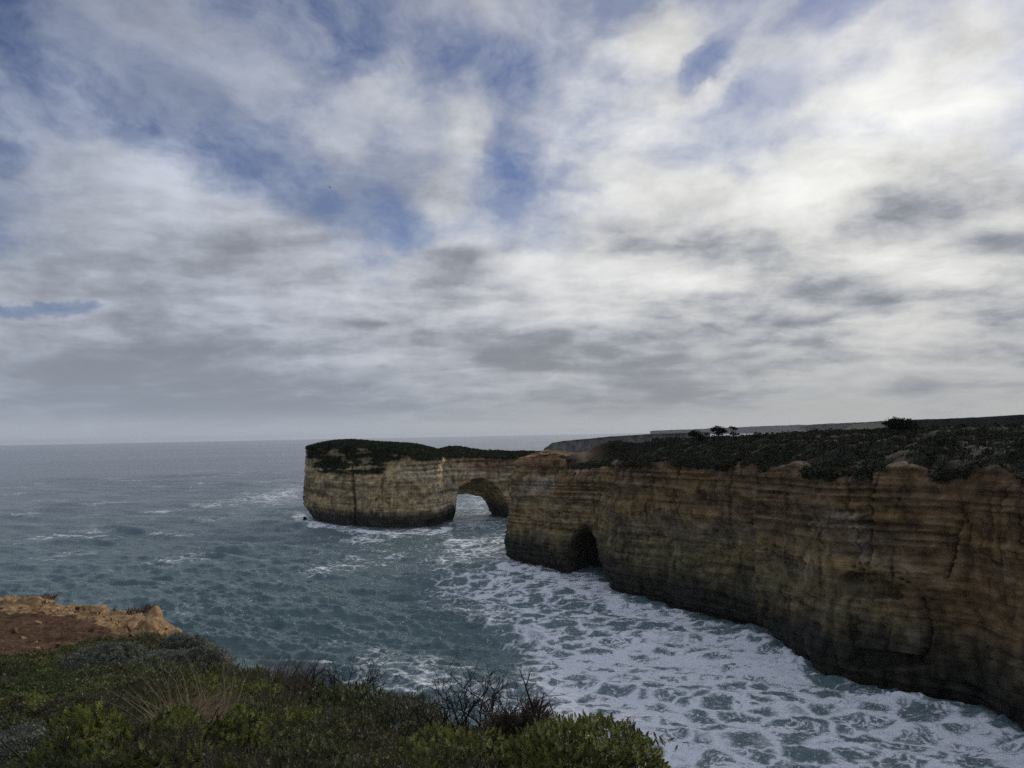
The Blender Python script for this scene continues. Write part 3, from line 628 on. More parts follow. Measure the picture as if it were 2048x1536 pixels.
# ---------------------------------------------------------------- the sea stack with its arch
def build_arch():
    h = 0.42; lo = np.array([-112, 278, -3.0]); hi = np.array([24, 392, 37.0])
    n = np.ceil((hi - lo) / h).astype(int); ax = [lo[i] + h * np.arange(n[i] + 1) for i in range(3)]
    GX, GY = np.meshgrid(ax[0], ax[1], indexing='ij')
    body = [(-91, 333), (-85, 321), (-71, 307), (-56, 298), (-44, 292), (-34, 292), (-28.5, 299), (-27, 308), (-26.5, 322), (-28, 334), (-36, 346), (-56, 356), (-80, 354), (-90, 345)]
    bridge = [(-36, 318), (-26, 317), (-12, 318), (6, 316), (20, 312), (22, 330), (6, 338), (-10, 341), (-36, 344)]
    sd = lambda poly: polydist(GX, GY, poly, True) * np.where(inpoly(GX, GY, poly), -1, 1)
    s1, s2 = sd(body), sd(bridge)
    k = 3.0; hh = np.clip(0.5 + 0.5 * (s2 - s1) / k, 0, 1); S2 = s2 * (1 - hh) + s1 * hh - k * hh * (1 - hh)        # smooth union in plan
    # height of the ground on top
    inn = np.maximum(-S2, 0); ridge = np.exp(-((GX + 60) / 20) ** 2)
    top = lerp(25.6, 30.6, sstep(-52, -80, GX)) + lerp(6.0, 3.2, sstep(-52, -80, GX)) * (1 - np.exp(-inn / 6.0)) + 1.2 * ridge * sstep(3, 14, inn) + 0.6 * fbm(GX / 9, GY / 9, 0.7, 3)
    top -= 2.6 * sstep(-30, -12, GX) * (1 - np.exp(-inn / 7.0)) + 0.8 * sstep(-20, 10, GX)
    top = np.minimum(top, 34.3)
    D = np.empty(tuple(n + 1), np.float32)
    for k_, z in enumerate(ax[2]):
        wav = 0.7 * fbm(GX / 26, GY / 26, z / 16 + 0 * GX, 2)
        zz = z + wav
        b1 = perlin(0 * GX + 0.7, 0 * GX + 3.7, zz / 2.6); b2 = perlin(GX / 50, 0 * GX + 5.1, zz / 0.95)
        foot = -1.6 * np.exp(-((z - 0.5) / 2.2) ** 2) - 2.6 * sstep(-66, -82, GX) * sstep(10, 2, z) + 0.7 * np.exp(-((z - 7) / 4) ** 2) - 0.05 * z
        rag = 0.55 * b1 + 0.38 * np.tanh(4 * b2) * 0.6 + 1.0 * fbm(GX / 13, GY / 13, z / 60 + 0 * GX, 3) + 0.5 * fbm(GX / 3.2, GY / 3.2, z / 3.0 + 0 * GX, 3)
        side = S2 - foot - rag
        # left front of the stack leans back under its scrub
        lean = sstep(-36, -48, GX) * sstep(17, 28, z) * 6.5 * sstep(330, 318, GY)
        side = side + lean
        # the tunnel: it runs back and to the left, highest in front
        t = (GY - 316); cxx = -13.0 - 0.40 * t; half = 10.6 + 0.05 * t; roof = np.clip(17.9 - 0.34 * np.maximum(t, 0), 9.0, None)
        tun = ((np.abs((GX - cxx) / half) ** 2.7 + (max(z, 0) / roof) ** 2.7 + 1e-6) ** (1 / 2.7) - 1) * np.minimum(half, roof) * 0.8 + 0.7 * fbm(GX / 4, GY / 4, z / 4 + 0 * GX, 3) + 0.2 * b2
        tun = np.maximum(tun, np.abs(t - 13) - 26)
        D[:, :, k_] = np.maximum(np.maximum(side * 0.85, (z - top) * 0.8), -tun)
    # narrow vertical cleft in the front face
    V, F = surface_nets(D, lo, h)
    px, py = pix(V)
    wig = 3 * fbm(px / 12, py / 12, 0 * px, 3)
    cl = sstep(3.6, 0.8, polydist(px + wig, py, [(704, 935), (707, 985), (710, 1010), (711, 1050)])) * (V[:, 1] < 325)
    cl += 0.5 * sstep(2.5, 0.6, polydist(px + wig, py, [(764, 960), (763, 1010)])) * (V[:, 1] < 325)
    V = V + np.stack([0.3 * cl, 1.5 * cl, 0 * cl], -1)
    # small scale raggedness
    nx = fbm(V[:, 0] / 1.6, V[:, 1] / 1.6, V[:, 2] / 0.7, 3) * 0.28
    cen = np.array([-50, 325]); out = V[:, :2] - cen; out /= np.linalg.norm(out, axis=1)[:, None] + 1e-6
    V[:, :2] += out * nx[:, None]
    x, y, z = V.T; wv = z + 0.7 * fbm(x / 26, y / 26, z / 16, 2); w = lambda a: np.asarray(a)[..., None]
    buff = np.array([.56, .40, .19]); grey = np.array([.43, .32, .17]); pale = np.array([.64, .52, .34]); red = np.array([.29, .145, .075]); wet_dark = np.array([.038, .037, .032]); veg = np.array([.034, .040, .020])  # same rock toned lighter than the cliff: open skylight put into the colours
    n1 = fbm(x / 14, y / 14, wv / 2.4, 4); n2 = fbm(x / 3, y / 3, wv / 0.7, 3)
    col = lerp(grey, buff, w(sstep(-0.3, 0.35, n1)))
    col = lerp(col, pale, w(0.65 * sstep(17, 19, wv) * sstep(24.5, 22.5, wv) * sstep(-46, -40, x)))
    col = lerp(col, pale, w(0.8 * sstep(-34, -29, x) * sstep(19, 15, z) * sstep(2.5, 6, z + 2 * n1) * sstep(-20, -24, x)))  # right shoulder painted pale: light from the bright right sky put into colour
    col = lerp(col, red, w(0.7 * sstep(-24, -14, x) * sstep(18, 22, z + 2 * n1)))
    lineA = sstep(0.12, 0.03, np.abs(perlin(x / 70, 0 * x + 5.1, wv / 1.6))) * sstep(-0.25, 0.15, fbm(x / 12, y / 12, wv / 3, 2)); band = perlin(x / 80, 0 * x + 8.8, wv / 1.1)
    col = col * w(0.86 + 0.40 * np.clip(n2, -0.6, 0.6)) * w(1 + 0.55 * np.clip(band, -.5, .5)) * w(1 - 0.55 * lineA)
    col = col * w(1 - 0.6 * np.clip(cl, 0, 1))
    col = lerp(col, wet_dark, w(0.92 * sstep(8.0, 4.5, z + 1.6 * fbm(x / 7, y / 7, z / 7, 3) + 1.6 * fbm(x / 1.3, y / 1.3, z / 9, 2))))
    # earth on top, under the scrub
    topz = np.array([top[min(max(int(round((a - lo[0]) / h)), 0), n[0]), min(max(int(round((b - lo[1]) / h)), 0), n[1])] for a, b in zip(x, y)])
    green = np.maximum(sstep(-1.2, -0.4, z - topz), soft(px, py, [(600, 880), (1100, 880), (1100, 905), (900, 917), (860, 905), (800, 920), (772, 925), (768, 955), (700, 955), (640, 952), (615, 920)], 9) * (y < 330) * sstep(19, 22, z) * sstep(-0.35, 0.1, n1))
    col = lerp(col, veg, w(green))
    root = ob('rock_arch', mesh_of('rock_arch', V, F[:, ::-1], col, mats=[ROCK]), label='layered limestone sea stack pierced by a natural arch, scrub on its top', cat='rock arch')
    g = np.random.default_rng(31); idx = np.nonzero(green > 0.6)[0]; idx = g.choice(idx, min(9000, len(idx)), False)
    Vc, Fc, cc = leaf_clumps(x[idx], y[idx], z[idx] - 0.1, g.uniform(0.4, 0.85, len(idx)), 16, 0.42, g, np.array([[.034, .042, .018], [.028, .034, .018], [.048, .046, .026], [.04, .05, .02]]))
    ob('scrub_cover', mesh_of('scrub_cover', Vc, Fc, cc, False, [FARLEAF]), parent=root, kind='stuff', label='dark green scrub on the top and upper left face of the arch')
build_arch()
def build_sea_rock():
    # small black skerry at the outer foot of the stack
    h = 0.35; lo = np.array([-90.0, 326, -2]); n = (44, 36, 20)
    c = at_y(603, 1002, 333.0)
    I, J, K = np.meshgrid(*[np.arange(k) for k in n], indexing='ij'); X, Y, Z = (lo[i] + h * q for i, q in enumerate((I, J, K)))
    D = np.sqrt(((X - c[0]) / 2.4) ** 2 + ((Y - 332) / 2.6) ** 2 + ((Z - 0.2) / 2.0) ** 2) - 1 - 0.55 * fbm(X / 2.2, Y / 2.2, Z / 1.5, 3)
    V, F = surface_nets(D * 2.0, lo, h); col = np.tile([.045, .042, .036], (len(V), 1))
    ob('sea_rock', mesh_of('sea_rock', V, F[:, ::-1], col, mats=[ROCK]), label='small black skerry at the seaward foot of the rock arch', cat='rock')
build_sea_rock()

# ---------------------------------------------------------------- coast beyond
def profile_land(name, edge, back, label, cols, base_z=-1.0, seed=0, rough=1.0, step=3.0, cliffy=True):
    """land seen edge on: edge = (photo x, photo y of the top, distance); rises from the sea as a cliff and runs back inland"""
    e = np.array(edge, float); u = np.linspace(0, 1, int(max(60, np.hypot(*np.diff(at_y(e[[0, -1], 0], e[[0, -1], 1], e[[0, -1], 2])[:, :2], axis=0)[0]) / step)))
    t = np.linspace(0, 1, len(e)); px = np.interp(u, t, e[:, 0]); py = np.interp(u, t, e[:, 1]); Y = np.interp(u, t, e[:, 2])
    top = at_y(px, py, Y); nU = len(u); top[:, 2] += Y / FPX * (1.5 * fbm(px / 22, seed + 0 * px, 0 * px, 4) + 0.8 * fbm(px / 5, seed + 3 + 0 * px, 0 * px, 2))
    fz = np.array([0, .12, .25, .38, .5, .62, .75, .87, .96]); rows = []
    sc = step * 6
    for f in fz:
        q = top.copy(); q[:, 2] = base_z + (top[:, 2] - base_z) * f
        pull = (1 - f) * 0.22 * top[:, 2] + rough * sc * 0.25 * fbm(q[:, 0] / sc, q[:, 2] / sc * 3, seed + 0 * u, 3)
        q[:, 1] -= pull; rows.append(q)
    for dback in np.array([0.0, .05, .12, .25, .45, .7, 1.0]) * back:
        q = top.copy(); q[:, 1] += dback; q[:, 0] += dback * 0.35
        q[:, 2] += -0.0001 * dback + rough * sc * 0.02 * fbm(q[:, 0] / sc * 2, q[:, 1] / sc, seed + 5 + 0 * u, 3)
        rows.append(q)
    V = np.stack(rows, 1); nV = V.shape[1]
    f = np.concatenate([fz, np.full(7, 1.2)])[None, :] + 0.25 * fbm(V[..., 0] / sc, V[..., 1] / sc, V[..., 2] / 6, 3)
    rock, veg = np.array(cols[0]), np.array(cols[1]); w = sstep(cols[2], cols[2] + 0.25, f)[..., None]
    c = lerp(rock, veg, w) * (1 + 0.35 * fbm(V[..., 0] / sc, V[..., 1] / sc, V[..., 2] / 2.5, 3))[..., None]
    ob(name, mesh_of(name, V.reshape(-1, 3), gridfaces(nU, nV), c.reshape(-1, 3), mats=[LAND]), kind='structure', label=label, cat='headland')
profile_land('headland', [(1085, 905, 1250), (1089, 896, 1245), (1096, 892, 1240), (1104, 886, 1230), (1125, 882, 1215), (1160, 879, 1180), (1210, 874, 1130), (1250, 871, 1100), (1300, 868, 1060), (1420, 864, 1000)], 700,
             'grey flat topped headland beyond the neck of the near cliff', [(.16, .14, .11), (.045, .05, .035), 0.8], seed=1, step=2.0)
profile_land('distant_coast', [(1300, 862.6, 9000), (1320, 860.5, 9000), (1380, 859, 8800), (1440, 856, 8500), (1500, 853, 8200), (1620, 849, 7600), (1760, 843, 7000), (2100, 836, 6000)], 3000,
             'faint low coastline on the horizon behind the clifftop trees', [(.055, .052, .045), (.035, .038, .03), 0.5], seed=2, step=12.0)
profile_land('coastal_cliffs', [(1612, 858, 3300), (1614, 851, 3300), (1650, 848.5, 3200), (1700, 846, 3000), (1760, 842.5, 2700), (1830, 839, 2400), (1950, 836, 2200), (2150, 832, 2000)], 1500,
             'hazy line of pale cliffs ending in a sheer edge', [(.10, .088, .07), (.032, .036, .026), 0.8], seed=3, step=5.0)
profile_land('hill', [(1740, 866, 640), (1790, 856, 640), (1815, 841.5, 640), (1850, 839.5, 630), (1900, 837, 620), (1960, 834.5, 600), (2048, 829.5, 580), (2300, 818, 520)], 500,
             'dark heath covered hill rising behind the clifftop', [(.026, .029, .02), (.020, .023, .015), 0.3], seed=4, step=1.5)

# ---------------------------------------------------------------- skyline trees on the clifftop
def tube(path, rad, sides=5):
    """tapered limb along a polyline"""
    path = np.asarray(path, float); n = len(path); T = np.gradient(path, axis=0); T /= np.linalg.norm(T, axis=1)[:, None] + 1e-9
    up = np.array([0.31, 0.17, 0.93]); A = np.cross(T, up); A /= np.linalg.norm(A, axis=1)[:, None] + 1e-9; B = np.cross(T, A)
    th = np.linspace(0, 2 * math.pi, sides, False); rad = np.asarray(rad)[:, None, None]
    V = path[:, None, :] + rad * (np.cos(th)[None, :, None] * A[:, None, :] + np.sin(th)[None, :, None] * B[:, None, :])
    i, j = np.meshgrid(np.arange(n - 1), np.arange(sides), indexing='ij'); j2 = (j + 1) % sides
    F = np.stack([i * sides + j, i * sides + j2, (i + 1) * sides + j2, (i + 1) * sides + j], -1).reshape(-1, 4)
    return V.reshape(-1, 3), F
def join(parts):
    Vs, Fs, k = [], [], 0
    for V, F in parts: Vs.append(V); Fs.append(F + k); k += len(V)
    return np.concatenate(Vs), np.concatenate(Fs)
def top_height(x, y):
    t = TOP; i = min(max(int((x + 6) / t['st']), 0), len(t['gx']) - 1); j = min(max(int((y - 30) / t['st']), 0), len(t['gy']) - 1); return t['H'][i, j]
def skyline_tree(px, depth, width, height, trunks, blobs, label, seed, loose=1.0, group='trees on the clifftop skyline'):
    g = np.random.default_rng(seed); p = at_y(px, 860, depth); z0 = top_height(p[0], p[1]) - 0.1; height = height * 1.4; width = width * 1.1
    root = ob('tree', None, label=label, cat='tree', group=group, loc=(p[0], p[1], z0))
    parts = []
    for tx, ty in trunks:
        top = np.array([tx * 0.5 * width + 0.1 * g.normal(), 0.2 * g.normal(), ty * height]); b = np.array([tx * 0.42 * width, 0.15 * g.normal(), -0.2])
        mid = lerp(b, top, 0.5) + 0.08 * g.normal(size=3) * width * .3; pth = np.array([lerp(lerp(b, mid, t), lerp(mid, top, t), t) for t in np.linspace(0, 1, 7)])
        parts.append(tube(pth, np.linspace(0.035, 0.016, 7) * height))
        for q in range(3):
            s = pth[3 + q]; e = s + np.array([g.normal() * .22 * width, g.normal() * .2 * width, .25 * height * g.random() + .05]); parts.append(tube([s, lerp(s, e, .5) + .03, e], [.016 * height, .012 * height, .006 * height], 4))
    V, F = join(parts); ob('trunk', mesh_of('trunk', V, F, np.tile([.035, .03, .025], (len(V), 1)), mats=[BARK]), parent=root)
    b = np.array(blobs, float); cx = b[:, 0] * width * .5; cz = b[:, 1] * height * 0.86; rad = b[:, 2] * width * .5 * 1.15
    # every lobe is filled with small sprays
    m = (900 * loose * rad / rad.sum()).astype(int) + 8; d = g.normal(size=(m.sum(), 3)); d /= np.linalg.norm(d, axis=1)[:, None]; d *= (g.random((m.sum(), 1)) ** 0.4)
    rr = np.repeat(rad, m)[:, None]; c = np.stack([np.repeat(cx, m), 0.3 * width * g.normal(size=m.sum()) * 0.5, np.repeat(cz, m)], -1) + d * rr * np.array([1, 1.1, 0.7])
    V, F, cc = leaf_clumps(c[:, 0], c[:, 1], c[:, 2], np.full(len(c), 0.05 * width), 3, 0.085 * width ** 0.7, g, np.array([[.022, .026, .014], [.03, .034, .018], [.018, .02, .012]]), 1.0)
    ob('crown', mesh_of('crown', V, F, cc, False, [FARLEAF]), parent=root)
skyline_tree(1392, 172, 3.2, 3.6, [(-.3, .5), (.3, .5)], [(-.6, .55, .4), (-.1, .6, .5), (.5, .4, .5), (.8, .25, .3)], 'low rounded tree on the skyline, westmost of the clump and hugging the scrub', 41)
skyline_tree(1412, 176, 1.1, 2.2, [(0, .6)], [(0, .75, .7), (.3, .4, .5)], 'tiny thin tree between the low rounded one and the flat topped one', 42, .4)
skyline_tree(1436, 174, 3.3, 2.7, [(-.5, .6), (.1, .6), (.5, .55)], [(-.55, .75, .35), (-.1, .82, .45), (.4, .75, .45), (.75, .62, .3), (.1, .5, .4)], 'flat topped skyline tree with open stems beneath its dense crown', 43)
skyline_tree(1467, 174, 2.0, 2.9, [(-.5, .6), (0, .7), (.4, .6)], [(-.5, .9, .35), (0, .85, .4), (.45, .8, .35), (-.4, .5, .4), (.9, .45, .4), (.3, .45, .4)], 'upright see-through skyline tree with ragged square crown', 44, .55)
skyline_tree(1800, 150, 5.2, 1.95, [(-.85, .7), (-.62, .75), (-.35, .7), (.1, .6), (.5, .5)], [(-.45, .86, .3), (-.15, .84, .42), (.2, .72, .48), (.55, .55, .45), (.85, .35, .35), (.1, .4, .5), (-.2, .5, .4), (.5, .25, .5), (-.9, .75, .14)],
             'large wind-shaped tree sloping down to the right with bare stems at its left edge', 45, 2.2)
skyline_tree(1776, 152, 1.3, 1.5, [(-.4, .85), (0, .95), (.5, .9)], [(-.4, .9, .3), (.1, .95, .3), (.5, .7, .35)], 'thin half bare saplings standing against the big wind-shaped tree', 46, .18)
skyline_tree(1924, 140, 1.9, 1.9, [(0, .6)], [(-.4, .65, .5), (.2, .75, .5), (.6, .5, .4)], 'small lone dome shaped tree in front of the dark hill', 47)
skyline_tree(1512, 172, 2.2, 0.9, [(0, .4)], [(-.4, .4, .5), (.3, .45, .6)], 'low humped bush breaking the skyline right of the see-through tree', 48, .6)

def build_bird():
    # a gull far off in front of the cloud
    n = 9; t = np.linspace(-1, 1, n); r = 0.07 * np.sqrt(np.maximum(1 - t ** 2, 0)) + 0.004
    parts = [tube(np.stack([0 * t, t * .24, 0.02 * t], -1), r, 8)]
    for s in (-1, 1):
        sp = np.linspace(0, 1, 6); le = np.stack([s * (.05 + .55 * sp), .09 - .05 * sp - .16 * sp ** 3, .03 + .16 * np.sin(sp * 2.2)], -1); te = le - np.stack([0 * sp, .15 * (1 - .8 * sp), .01 + 0 * sp], -1); up = np.array([0, 0, .012])
        V = np.concatenate([le, te, (le + te) / 2 + up]); F = np.array([[i, i + 1, i + 13, i + 12] for i in range(5)] + [[i + 12, i + 13, i + 7, i + 6] for i in range(5)] + [[i, i + 6, i + 7, i + 1] for i in range(5)]); parts.append((V, F))
    V, F = join(parts); p = at_y(660, 375, 150.0); o = ob('bird', mesh_of('bird', V, F, np.tile([.05, .05, .055], (len(V), 1)), mats=[BARK]), label='small dark seabird in flight against the cloud', cat='bird', loc=p); o.rotation_euler = (R(10), R(25), R(60))
build_bird()

# ---------------------------------------------------------------- the slope we stand on
SKY = [(-260, 1188, 34), (0, 1197, 30), (90, 1197, 29.5), (180, 1214, 28), (290, 1222, 26), (330, 1243, 24), (375, 1278, 21), (430, 1300, 18), (478, 1335, 15.5), (545, 1338, 14), (610, 1352, 12.5), (650, 1385, 11.6), (760, 1402, 10),
       (850, 1425, 8.5), (960, 1445, 7.6), (1080, 1450, 6.6), (1180, 1450, 6.0), (1260, 1478, 5.6), (1310, 1512, 5.2), (1340, 1560, 4.8)]
INNER = [(0, 1290, 20), (150, 1285, 19.5), (300, 1285, 18.5), (0, 1340, 13.5), (0, 1410, 8.6), (0, 1536, 4.7), (200, 1330, 14.5), (200, 1410, 8.8), (200, 1536, 4.8), (400, 1340, 13.5), (400, 1410, 9.0), (400, 1536, 4.9),
         (600, 1410, 9.2), (600, 1536, 5.0), (800, 1460, 7.0), (800, 1536, 5.0), (1000, 1490, 6.0), (1000, 1560, 4.8), (1200, 1530, 5.0), (0, 1750, 3.0), (600, 1760, 3.0), (1150, 1760, 3.0)]
def fit_surface():
    p = np.array(SKY + INNER); W = at_y(p[:, 0], p[:, 1], p[:, 2])
    ex = np.array([[-3, 0, 33.35], [0, 0, 33.35], [2.0, 0, 33.3], [0, -8, 33.7], [-12, -8, 33.8], [-14, 2, 33.2], [-24, 8, 32.6], [-34, 22, 30.5]]); W = np.concatenate([W, ex])
    d = np.hypot(W[:, None, 0] - W[None, :, 0], W[:, None, 1] - W[None, :, 1]); n = len(W)
    A = np.zeros((n + 3, n + 3)); A[:n, :n] = d + 0.35 * np.eye(n) * 0.0; A[:n, n:] = np.c_[np.ones(n), W[:, :2]]; A[n:, :n] = A[:n, n:].T
    co = np.linalg.solve(A, np.r_[W[:, 2], 0, 0, 0])
    def f(x, y):
        x = np.asarray(x, float); y = np.asarray(y, float); out = co[n] + co[n + 1] * x + co[n + 2] * y
        for i in range(n): out = out + co[i] * np.hypot(x - W[i, 0], y - W[i, 1])
        return out
    return f, W[:len(SKY), :2]
CANOPY, EDGE = fit_surface()
EDGE_POLY = np.concatenate([EDGE, [[1.75, 3.4], [2.6, 0], [3.5, -9], [-60, -9], [-60, 36]]])
def cover_h(x, y, z=None):
    """depth of plants over the soil: none on the bare rock at the far left"""
    px, py = pix(np.stack([x, y, CANOPY(x, y)], -1)); line = np.interp(px, [-300, 0, 100, 200, 300, 370, 430, 600], [1316, 1312, 1300, 1276, 1268, 1280, 1296, 1300])
    return 0.30 * sstep(-8, 14, py - line), px, py
def edge_s(x, y): return polydist(x, y, EDGE_POLY, True) * np.where(inpoly(x, y, EDGE_POLY), 1, -1)
def canopy(x, y):
    """top of the low heath: rounded hummocks, each one plant"""
    h, px, py = cover_h(x, y); k = np.clip(y / 9.0, 0.75, 2.2); d1, who = domes(x / 0.62, y / 0.62, 3); d2, _ = domes(x / 0.21, y / 0.21, 9)
    return CANOPY(x, y) + (-0.42 + 0.44 * d1 + 0.09 * d2 + 0.10 * fbm(x / 1.6, y / 1.6, 0.5 + 0 * x, 2)) * (h / 0.3)
def build_ground():
    gx = np.concatenate([np.arange(-60, -26, 0.6), np.arange(-26, 4.5, 0.07)]); gy = np.concatenate([np.arange(-9, 3, 0.3), np.arange(3, 36, 0.07)])
    X, Y = np.meshgrid(gx, gy, indexing='ij'); h, px, py = cover_h(X, Y); s = edge_s(X, Y)
    bare = sstep(0.2, 0.05, h)
    Z = CANOPY(X, Y) - h + 0.05 * fbm(X / .8, Y / .8, 0 * X, 3) * (1 - bare)
    # rock ledges along the brink, rubble on the red soil
    skl = np.interp(px, [q[0] for q in SKY], [q[1] for q in SKY]); rk = bare * sstep(34, 12, py - skl - np.interp(px, [0, 180, 240, 330, 420], [0, 4, 22, 30, 40]) + 16 * fbm(X / 2.2, Y / 1.4, 0 * X + 3, 4))
    bed = np.floor(Z / 0.30 + 0.5 * fbm(X / 3, Y / 3, 0 * X, 3)) * 0.30
    blk = 0.5 - cells(X / 1.5 + .4 * fbm(X, Y, 0 * X, 3), Y / 1.0); Z = Z + rk * (0.75 * (bed - Z) + 0.34 * fbm(X / 1.3, Y / 1.3, 0 * X + 5, 6, .62) + 0.30 * blk) + bare * 0.20 * fbm(X / .9, Y / .9, 0 * X + 6, 5, .62)
    drop = np.maximum(-s + 0.5 * fbm(X / 1.2, Y / 1.2, 0 * X + 7, 3) * sstep(14, 20, Y), 0); Z = Z - 1.8 * drop ** 1.25 - 2.5 * sstep(0.3, 1.5, drop)
    ochre = np.array([.35, .225, .11]); redd = np.array([.120, .068, .038]); litter = np.array([.045, .035, .022]); w = lambda a: np.asarray(a)[..., None]
    n1 = fbm(X / 1.7, Y / 1.7, 0 * X + 9, 4); n2 = fbm(X / .35, Y / .35, 0 * X + 9, 3)
    c = lerp(redd, ochre, w(np.clip(sstep(0.2, 0.75, rk + 0.35 * n1), 0, 1))); c = lerp(c, litter, w(0.6 * sstep(0.0, 0.5, n2) * (1 - rk)))
    c = lerp(litter, c, w(sstep(0.05, 0.5, bare))); c = lerp(c, ochre * 0.8, w(sstep(0.1, 0.8, drop))); c = c * w(1 + 0.35 * n2) * w(1 - 0.45 * bare * sstep(0.15, 0.5, fbm(X / .8, Y / .5, 0 * X + 12, 4)))
    keep = (drop < 9)
    V = np.stack([X, Y, Z], -1).reshape(-1, 3); u, F = keepfaces(V, gridfaces(len(gx), len(gy)), keep.ravel())
    ob('ground', mesh_of('ground', V[u], F, c.reshape(-1, 3)[u], mats=[GROUND]), kind='structure', label='cliff edge slope with red soil and ochre rock under heath', cat='ground')
def ground_material():
    m_, n, bs = material('red_soil_and_rock', 0.95, 0.1); P = n.new('ShaderNodeTexCoord').outputs['Object']
    k = n.map(n.noise(P, 6.0, 8, 0.7), 0.25, 0.75, 0.5, 1.5); n.put(bs.inputs['Base Color'], n.scale(attr(n).outputs['Color'], k))
    bump(n, bs, n.m('ADD', n.noise(P, 4.0, 8, 0.7), n.m('MULTIPLY', n.noise(P, 22.0, 4, 0.6), 0.25)), 0.12); return m_
GROUND = ground_material()
build_ground()

# ---------------------------------------------------------------- plants: leafy sprigs copied over domes
def sprig(n_leaf, length, leaf, wid, spread, seed, curl=0.3):
    """upright twig tip with narrow leaves in a spiral"""
    g = np.random.default_rng(seed); V = []; sh = []
    for i in range(n_leaf):
        t = i / n_leaf; a = i * 2.4 + g.normal() * .3; base = np.array([0, 0, t * length]); out = np.array([math.cos(a), math.sin(a), 0])
        up = lerp(spread, 0.22, t) + g.normal() * .1; d = out * math.sin(up) + np.array([0, 0, math.cos(up)]); L = leaf * (1.05 - .45 * t) * g.uniform(.8, 1.2)
        side = np.cross(d, [0, 0, 1.0]); side /= np.linalg.norm(side) + 1e-6; nrm = np.cross(side, d)
        tip = base + d * L - nrm * L * curl * g.random() * .5; mid = base + d * L * .5
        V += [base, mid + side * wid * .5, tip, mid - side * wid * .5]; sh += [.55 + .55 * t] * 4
    return np.array(V), np.array(sh)
def fuzz(n_leaf, rad, leaf, wid, seed):
    """round tuft of tiny leaves"""
    g = np.random.default_rng(seed); V = []; sh = []
    for i in range(n_leaf):
        d = g.normal(size=3); d[2] = abs(d[2]) * 1.2; d /= np.linalg.norm(d); b = d * rad * g.uniform(.2, .8); t = d + .7 * g.normal(size=3); t /= np.linalg.norm(t); s = np.cross(t, g.normal(size=3)); s /= np.linalg.norm(s)
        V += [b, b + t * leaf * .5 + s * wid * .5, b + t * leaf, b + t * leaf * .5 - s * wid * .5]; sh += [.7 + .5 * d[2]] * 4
    return np.array(V), np.array(sh)
BUSHY = [sprig(34, .045, .019, .0085, 1.5, k) for k in range(4)]
FINE = [sprig(26, .036, .014, .0062, 1.4, 10 + k) for k in range(4)]
TUFT = [fuzz(34, .04, .018, .008, 20 + k) for k in range(4)]
TWIGGY = [sprig(20, .11, .024, .0045, .6, 30 + k) for k in range(3)]
def scatter(tpls, pos, nrm, size, cols, g, lean=0.5, cvar=0.3):
    """copies of the templates standing on the points"""
    n = len(pos); Vs, Fs, Cs, k = [], [], [], 0; which = g.integers(0, len(tpls), n)
    ax = nrm + lean * g.normal(size=(n, 3)) * np.array([1, 1, .5]); ax /= np.linalg.norm(ax, axis=1)[:, None]
    r = g.normal(size=(n, 3)); A = np.cross(ax, r); A /= np.linalg.norm(A, axis=1)[:, None]; B = np.cross(ax, A)
    col = cols[g.integers(0, len(cols), n)] * g.uniform(1 - cvar, 1 + cvar, (n, 1))
    for t, (tv, sh) in enumerate(tpls):
        i = np.nonzero(which == t)[0]
        if not len(i): continue
        V = pos[i, None, :] + size[i, None, None] * (tv[None, :, 0, None] * A[i, None, :] + tv[None, :, 1, None] * B[i, None, :] + tv[None, :, 2, None] * ax[i, None, :])
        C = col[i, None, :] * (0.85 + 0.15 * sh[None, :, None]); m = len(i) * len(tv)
        Vs.append(V.reshape(-1, 3)); Cs.append(C.reshape(-1, 3)); Fs.append(np.arange(m).reshape(-1, 4) + k); k += m
    return np.concatenate(Vs), np.concatenate(Fs), np.concatenate(Cs)
BRIGHT = np.array([[.19, .205, .042], [.15, .17, .034], [.235, .24, .055], [.09, .12, .026]])
GREEN = np.array([[.105, .122, .036], [.078, .096, .028], [.14, .145, .044], [.05, .066, .024]])
OLIVE = np.array([[.085, .088, .034], [.105, .095, .04], [.07, .078, .03]])
GREY = np.array([[.17, .185, .135], [.115, .13, .095], [.21, .22, .165], [.09, .10, .07]])
BROWN = np.array([[.075, .055, .04], [.06, .048, .036], [.05, .042, .03]])
def dome_points(rx, ry, hz, n, g, lumps):
    """points over a lumpy cushion"""
    th = g.uniform(0, 2 * math.pi, n); ct = g.random(n) ** .8; st = np.sqrt(1 - ct ** 2); d = np.stack([np.cos(th) * st, np.sin(th) * st, ct], -1)
    ld = g.normal(size=(lumps, 3)); ld[:, 2] = np.abs(ld[:, 2]); ld /= np.linalg.norm(ld, axis=1)[:, None]; dot = (d @ ld.T).max(1)
    r = 0.58 + 0.48 * np.sqrt(np.clip((dot - .70) / .30, 0, 1)) + .03 * g.normal(size=n); p = d * r[:, None] * np.array([rx, ry, hz]); nr = d / np.array([rx, ry, hz]); nr /= np.linalg.norm(nr, axis=1)[:, None]; nr[:, 2] += .6
    return p, nr / np.linalg.norm(nr, axis=1)[:, None]
